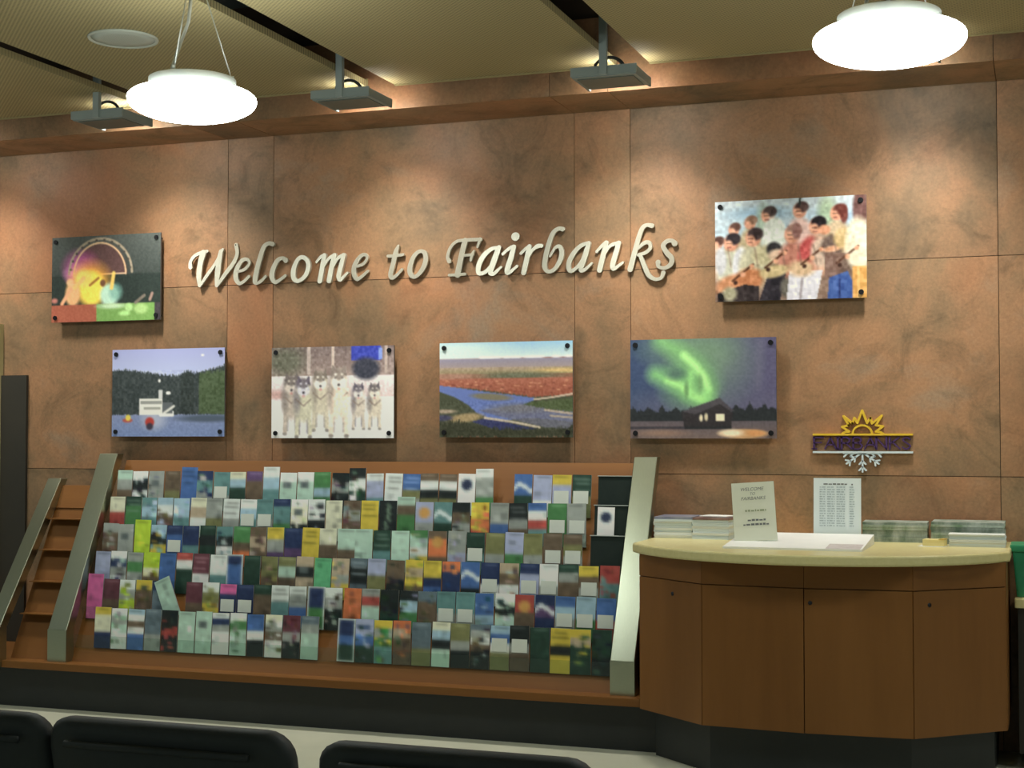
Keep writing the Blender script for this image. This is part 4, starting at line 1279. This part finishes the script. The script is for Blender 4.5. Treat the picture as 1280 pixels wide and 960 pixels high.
# continuous curved top
cx, cy, R_ = -1.12, -0.215, 1.055
arc = []
for k in range(41):
    a = math.radians(180 + 180 * k / 40)
    x, y = cx + R_ * math.cos(a), cy + R_ * math.sin(a)
    if -2.045 <= x <= -0.178:
        arc.append((x, y))
y0 = cy - math.sqrt(R_ ** 2 - (-2.045 - cx) ** 2)
y1 = cy - math.sqrt(R_ ** 2 - (-0.178 - cx) ** 2)
outline = [(-2.045, -0.004), (-2.045, y0)] + arc + [(-0.178, y1), (-0.178, -0.004)]
bm = bmesh.new()
add_prism(bm, [loc(p) for p in outline], 'z', 1.044, 1.095)
top = bm_obj('countertop', bm, TOPM)
top.location = (-1.1, -0.6, 0)
bv = top.modifiers.new('round', 'BEVEL'); bv.width = 0.012; bv.segments = 3; bv.limit_method = 'ANGLE'; bv.angle_limit = math.radians(40)
tag(top, 'cream bow-fronted countertop of the reception counter', 'countertop')
ZT = 1.0952

# ------------------------------------------------------------------ things on the counter
def sheet_stack(name, label, cat, x0, x1, y0, y1, h, n, cols, group=None, rot=0.0, top=None):
    t = thing(name, label, cat, ((x0 + x1) / 2, (y0 + y1) / 2, ZT), group)
    w, d = (x1 - x0) / 2, (y1 - y0) / 2
    r = random.Random(label)
    z = 0.0
    for k in range(n):
        hh = h / n * (0.8 + 0.4 * r.random()) if n > 1 else h
        dx, dy = 0.006 * (r.random() - 0.5), 0.008 * (r.random() - 0.5)
        c = cols[r.randrange(len(cols))]
        m = top if (top is not None and k == n - 1) else c
        o = box('booklet', -w + dx, w + dx, -d + dy, d + dy, z, z + hh - 0.0006, m, t)
        z += hh
    t.rotation_euler = (0, 0, math.radians(rot))
    return t
P1 = mat('page_edges', (0.62, 0.66, 0.63), 0.7, col2=(0.74, 0.77, 0.74), scale=4, stretch=(1, 1, 60))
P2 = mat('page_edges_blue', (0.56, 0.66, 0.70), 0.7, col2=(0.66, 0.74, 0.76), scale=4, stretch=(1, 1, 60))
P3 = mat('magazine_edges', (0.10, 0.16, 0.11), 0.5, col2=(0.42, 0.46, 0.42), scale=16, stretch=(1, 1, 0.4))
P4 = mat('magazine_edges_green', (0.14, 0.24, 0.13), 0.5, col2=(0.50, 0.54, 0.50), scale=14, stretch=(1, 1, 0.4))
COV = mat('blue_grey_cover', (0.16, 0.17, 0.26), 0.35, col2=(0.30, 0.32, 0.38), scale=9)
COV2 = mat('dark_red_cover', (0.12, 0.05, 0.05), 0.35, col2=(0.30, 0.20, 0.18), scale=9)
sheet_stack('booklet_stack', 'stack of pale booklets with a blue-grey cover beside the steel post', 'booklets', -2.035, -1.825, -0.33, -0.06, 0.115, 10, [P1, P2], 'booklet stacks on the counter', 2, COV)
s2 = sheet_stack('booklet_stack', 'stack of pale booklets with a dark red cover behind the welcome sign', 'booklets', -1.805, -1.605, -0.36, -0.09, 0.112, 10, [P1, P2], 'booklet stacks on the counter', -3, COV2)
o = box('booklet_folder', -0.075, 0.085, -0.06, 0.07, 0.117, 0.122, PAPER, s2)
o.rotation_euler = (0, 0, math.radians(-12))
# large white register lying on a slight slope
reg = thing('desk_pad', 'large white sloping pad of paper lying on the countertop', 'paper pad', (-1.19, -0.70, ZT))
prism('pad_body', [(-0.27, 0.0), (0.27, 0.0), (0.27, 0.050), (-0.27, 0.010)], 'x', -0.33, 0.345, PAPER, reg)
bm = bmesh.new()
add_prism(bm, [(-0.262, 0.0108), (-0.10, 0.0228), (-0.10, 0.0236), (-0.262, 0.0116)], 'x', 0.17, 0.335)
bm_obj('printed_slip', bm, mat('pinkish_print', (0.50, 0.45, 0.45), 0.6, col2=(0.66, 0.62, 0.61), scale=30), reg)

def text_mesh(name, body, size, material, parent, loc_, shear=0.0, spacing=1.0):
    cu = bpy.data.curves.new(name, 'FONT')
    cu.body = body; cu.size = size; cu.align_x = 'CENTER'; cu.shear = shear; cu.extrude = 0.0003; cu.space_character = spacing
    tmp = bpy.data.objects.new('tmp_text', cu)
    COL.objects.link(tmp)
    dg = bpy.context.evaluated_depsgraph_get()
    me = bpy.data.meshes.new_from_object(tmp.evaluated_get(dg))
    bpy.data.objects.remove(tmp); bpy.data.curves.remove(cu)
    me.name = name
    me.materials.clear(); me.materials.append(material)
    o_ = bpy.data.objects.new(name, me)
    COL.objects.link(o_); o_.parent = parent
    o_.location = loc_; o_.rotation_euler = (math.radians(90), 0, 0)
    return o_

GREYINK = mat('grey_ink', (0.16, 0.17, 0.17), 0.6)
OLIVEINK = mat('olive_ink', (0.34, 0.38, 0.24), 0.6)
PALEINK = mat('pale_blue_ink', (0.40, 0.48, 0.50), 0.6)
def scribble(name, lines, material, parent, r, hgt):
    """rows of short bars standing for print too small to read"""
    bm = bmesh.new()
    for x0, x1, z in lines:
        x = x0
        while x < x1 - 0.004:
            L = min(0.006 + 0.016 * r.random(), x1 - x)
            add_box(bm, x, x + L, -0.0046, -0.0036, z, z + hgt * (0.75 + 0.4 * r.random()))
            x += L + 0.004
    o_ = bm_obj(name, bm, material, parent)
    o_['kind'] = 'stuff'
    return o_
HOLDER = clear_mat('clear_sign_holder', (0.95, 0.98, 0.96), 0.04, 0.1)
CREAM = mat('cream_sign_paper', (0.74, 0.76, 0.62), 0.6, col2=(0.77, 0.79, 0.66), scale=6)
sg = thing('table_sign', 'leaning cream welcome sign in a clear holder on the white pad', 'sign', (-1.392, -0.76, 1.118))
box('sheet', -0.107, 0.107, -0.0035, -0.0015, 0.004, 0.300, CREAM, sg)
box('holder', -0.109, 0.109, -0.0015, 0.0020, 0.0, 0.302, HOLDER, sg)
box('holder_base', -0.109, 0.109, -0.008, 0.09, -0.003, 0.002, HOLDER, sg)
text_mesh('print', 'WELCOME', 0.024, GREYINK, sg, (-0.006, -0.0037, 0.258), 0.25)
text_mesh('print', 'TO', 0.019, GREYINK, sg, (-0.004, -0.0037, 0.236), 0.25)
text_mesh('print', 'FAIRBANKS', 0.024, GREYINK, sg, (-0.002, -0.0037, 0.211), 0.25)
r_ = random.Random(3)
scribble('print_marks', [(-0.045, 0.060, 0.152)], OLIVEINK, sg, r_, 0.010)
scribble('print_marks', [(-0.035, 0.055, 0.104), (-0.058, 0.070, 0.082)], GREYINK, sg, r_, 0.009)
sg.rotation_euler = (math.radians(-8), math.radians(-4.0), math.radians(6))

s2_ = thing('table_sign', 'upright white printed list in a clear holder behind the pad', 'sign', (-1.035, -0.405, ZT + 0.002))
box('sheet', -0.121, 0.121, -0.0035, -0.0015, 0.004, 0.334, mat('white_sign_paper', (0.72, 0.80, 0.80), 0.6), s2_)
box('holder', -0.123, 0.123, -0.0015, 0.0020, 0.0, 0.336, HOLDER, s2_)
box('holder_base', -0.123, 0.123, -0.004, 0.09, -0.002, 0.003, HOLDER, s2_)
L_ = []
for k in range(17):
    z = 0.285 - 0.0125 * k
    L_ += [(-0.090, -0.060, z), (-0.052, -0.012, z), (-0.004, 0.040, z)]
    L_.append((0.062, 0.088, z))
scribble('print_marks', L_, PALEINK, s2_, r_, 0.005)
scribble('print_marks', [(-0.070, 0.050, 0.300), (0.072, 0.086, 0.298)], GREYINK, s2_, r_, 0.007)
s2_.rotation_euler = (math.radians(-5), 0, math.radians(3))

# low trays of magazines by the wall
sheet_stack('magazine_stack', 'row of dark green edged magazines against the wall by the white list', 'magazines', -0.93, -0.60, -0.24, -0.03, 0.105, 7, [P3, P4], 'magazine stacks at the counter back', 2, P3)
sheet_stack('magazine_stack', 'taller grey-green magazine stack at the counter end by the wall', 'magazines', -0.575, -0.215, -0.30, -0.05, 0.118, 8, [P4, P3], 'magazine stacks at the counter back', 0, P3)
sheet_stack('leaflet_stack', 'low stack of white leaflets in front of the grey-green magazines', 'leaflets', -0.475, -0.205, -0.46, -0.33, 0.062, 9, [P1, P2], None, 0)
nb = thing('note_block', 'small yellow note block on a white card, on the countertop', 'note block', (-0.545, -0.47, ZT))
box('card', -0.070, 0.060, -0.050, 0.045, 0.0, 0.003, PAPER, nb)
box('pad', -0.050, 0.056, -0.040, 0.040, 0.003, 0.036, mat('yellow_paper', (0.72, 0.60, 0.22), 0.6, col2=(0.80, 0.70, 0.34), scale=5, stretch=(1, 1, 30)), nb, 0.002)
box('cover_strip', 0.030, 0.057, -0.041, 0.041, 0.0355, 0.0385, mat('amber_strip', (0.55, 0.36, 0.06), 0.5), nb)
nb.rotation_euler = (0, 0, math.radians(-8))

# lower desk past the counter, with a green tub on it
dk = thing('side_desk', 'low dark desk with a cream top past the counter end', 'desk', (0.55, -0.25, 0))
box('desk_top', -0.715, 0.75, -0.22, 0.235, 0.800, 0.845, TOPM, dk, 0.006)
box('desk_body', -0.70, 0.72, -0.18, 0.235, 0.08, 0.801, mat('dark_desk', (0.020, 0.018, 0.014), 0.5), dk)
box('desk_plinth', -0.68, 0.70, -0.15, 0.235, 0.0, 0.081, KICK, dk)
tb = thing('green_tub', 'green plastic tub with a lid standing on the side desk', 'tub', (0.02, -0.27, 0.845))
GP = mat('green_plastic', (0.02, 0.20, 0.09), 0.35, col2=(0.03, 0.30, 0.16), scale=4)
bm = bmesh.new()
add_box(bm, -0.195, 0.195, -0.13, 0.13, 0.0, 0.235, 0.012)
for v in bm.verts:
    s_ = 0.90 + 0.10 * v.co.z / 0.235
    v.co.x *= s_; v.co.y *= s_
bm_obj('tub_body', bm, GP, tb)
box('tub_lid', -0.205, 0.205, -0.14, 0.14, 0.228, 0.262, mat('green_lid', (0.03, 0.26, 0.12), 0.4), tb, 0.008)
box('tub_label', -0.14, 0.10, -0.1285, -0.118, 0.07, 0.17, mat('pale_green_label', (0.12, 0.42, 0.34), 0.5), tb)

# ------------------------------------------------------------------ bench seating in the foreground
def slab(bm, w, h, t, r, bend, lean=0.0, nx=14):
    """upholstered shell: rounded rectangle, bent about the upright axis, soft edges"""
    prof = []
    for cx_, cz_, a0 in ((w / 2 - r, h - r, 0), (-w / 2 + r, h - r, 90), (-w / 2 + r * 0.6, r * 0.6, 180), (w / 2 - r * 0.6, r * 0.6, 270)):
        rr = r if a0 < 180 else r * 0.6
        for k in range(6):
            a = math.radians(a0 + 90 * k / 5)
            prof.append((cx_ + rr * math.cos(a), cz_ + rr * math.sin(a)))
    layers = [(-0.5, 0.035), (-0.42, 0.012), (-0.2, 0.0), (0.2, 0.0), (0.42, 0.012), (0.5, 0.035)]
    rings = []
    for f, ins in layers:
        ring = []
        for x, z in prof:
            sx = (abs(x) - ins) / max(abs(x), 1e-6) if abs(x) > ins else 0.2
            zz = z - ins if z > h / 2 else z + ins
            xx = x * sx
            ring.append(bm.verts.new((xx, f * t + bend * (xx / (w / 2)) ** 2 + lean * zz, zz)))
        rings.append(ring)
    n = len(prof)
    for A, B in zip(rings, rings[1:]):
        for k in range(n):
            bm.faces.new((A[k], A[(k + 1) % n], B[(k + 1) % n], B[k]))
    for ring in (rings[0], rings[-1]):
        c = bm.verts.new(sum((v.co for v in ring), Vector()) / n)
        for k in range(n):
            bm.faces.new((ring[k], ring[(k + 1) % n], c))

bench = thing('tandem_bench', 'black padded waiting bench seen from behind in the foreground', 'bench', (-2.03, -4.80, 0))
seat_xs = (-0.805, -0.118, 0.674)
for sx in seat_xs:
    bm = bmesh.new()
    slab(bm, 0.645 if sx < -0.5 else 0.715, 0.48 if sx < 0.5 else 0.468, 0.085, 0.07, 0.030, lean=-0.22)
    bk = bm_obj('backrest', bm, BLACK, bench, smooth=True)
    bk.location = (sx, -0.06, 0.43)
    bm = bmesh.new()
    add_tube(bm, [(-0.27, -0.140, 0.420), (0.27, -0.140, 0.420)], 0.010, 8)
    bm_obj('piping', bm, BLACK, bk, smooth=True)
    bm = bmesh.new()
    slab(bm, 0.62, 0.52, 0.09, 0.06, 0.0)
    st = bm_obj('seat', bm, BLACK, bench, smooth=True)
    st.rotation_euler = (math.radians(-90 + 4), 0, math.radians(180))
    st.rotation_euler = (math.radians(-86), 0, 0)
    st.location = (sx, -0.03, 0.425)
    box('bracket', sx - 0.03, sx + 0.03, -0.10, 0.30, 0.345, 0.385, CHROME, bench)
box('beam', -1.10, 1.10, 0.06, 0.13, 0.29, 0.350, CHROME, bench, 0.005)
for lx in (-0.72, 0.72):
    bm = bmesh.new()
    add_box(bm, lx - 0.025, lx + 0.025, 0.07, 0.12, 0.03, 0.295)
    add_box(bm, lx - 0.03, lx + 0.03, -0.20, 0.39, 0.0, 0.035, 0.005)
    bm_obj('leg', bm, CHROME, bench)
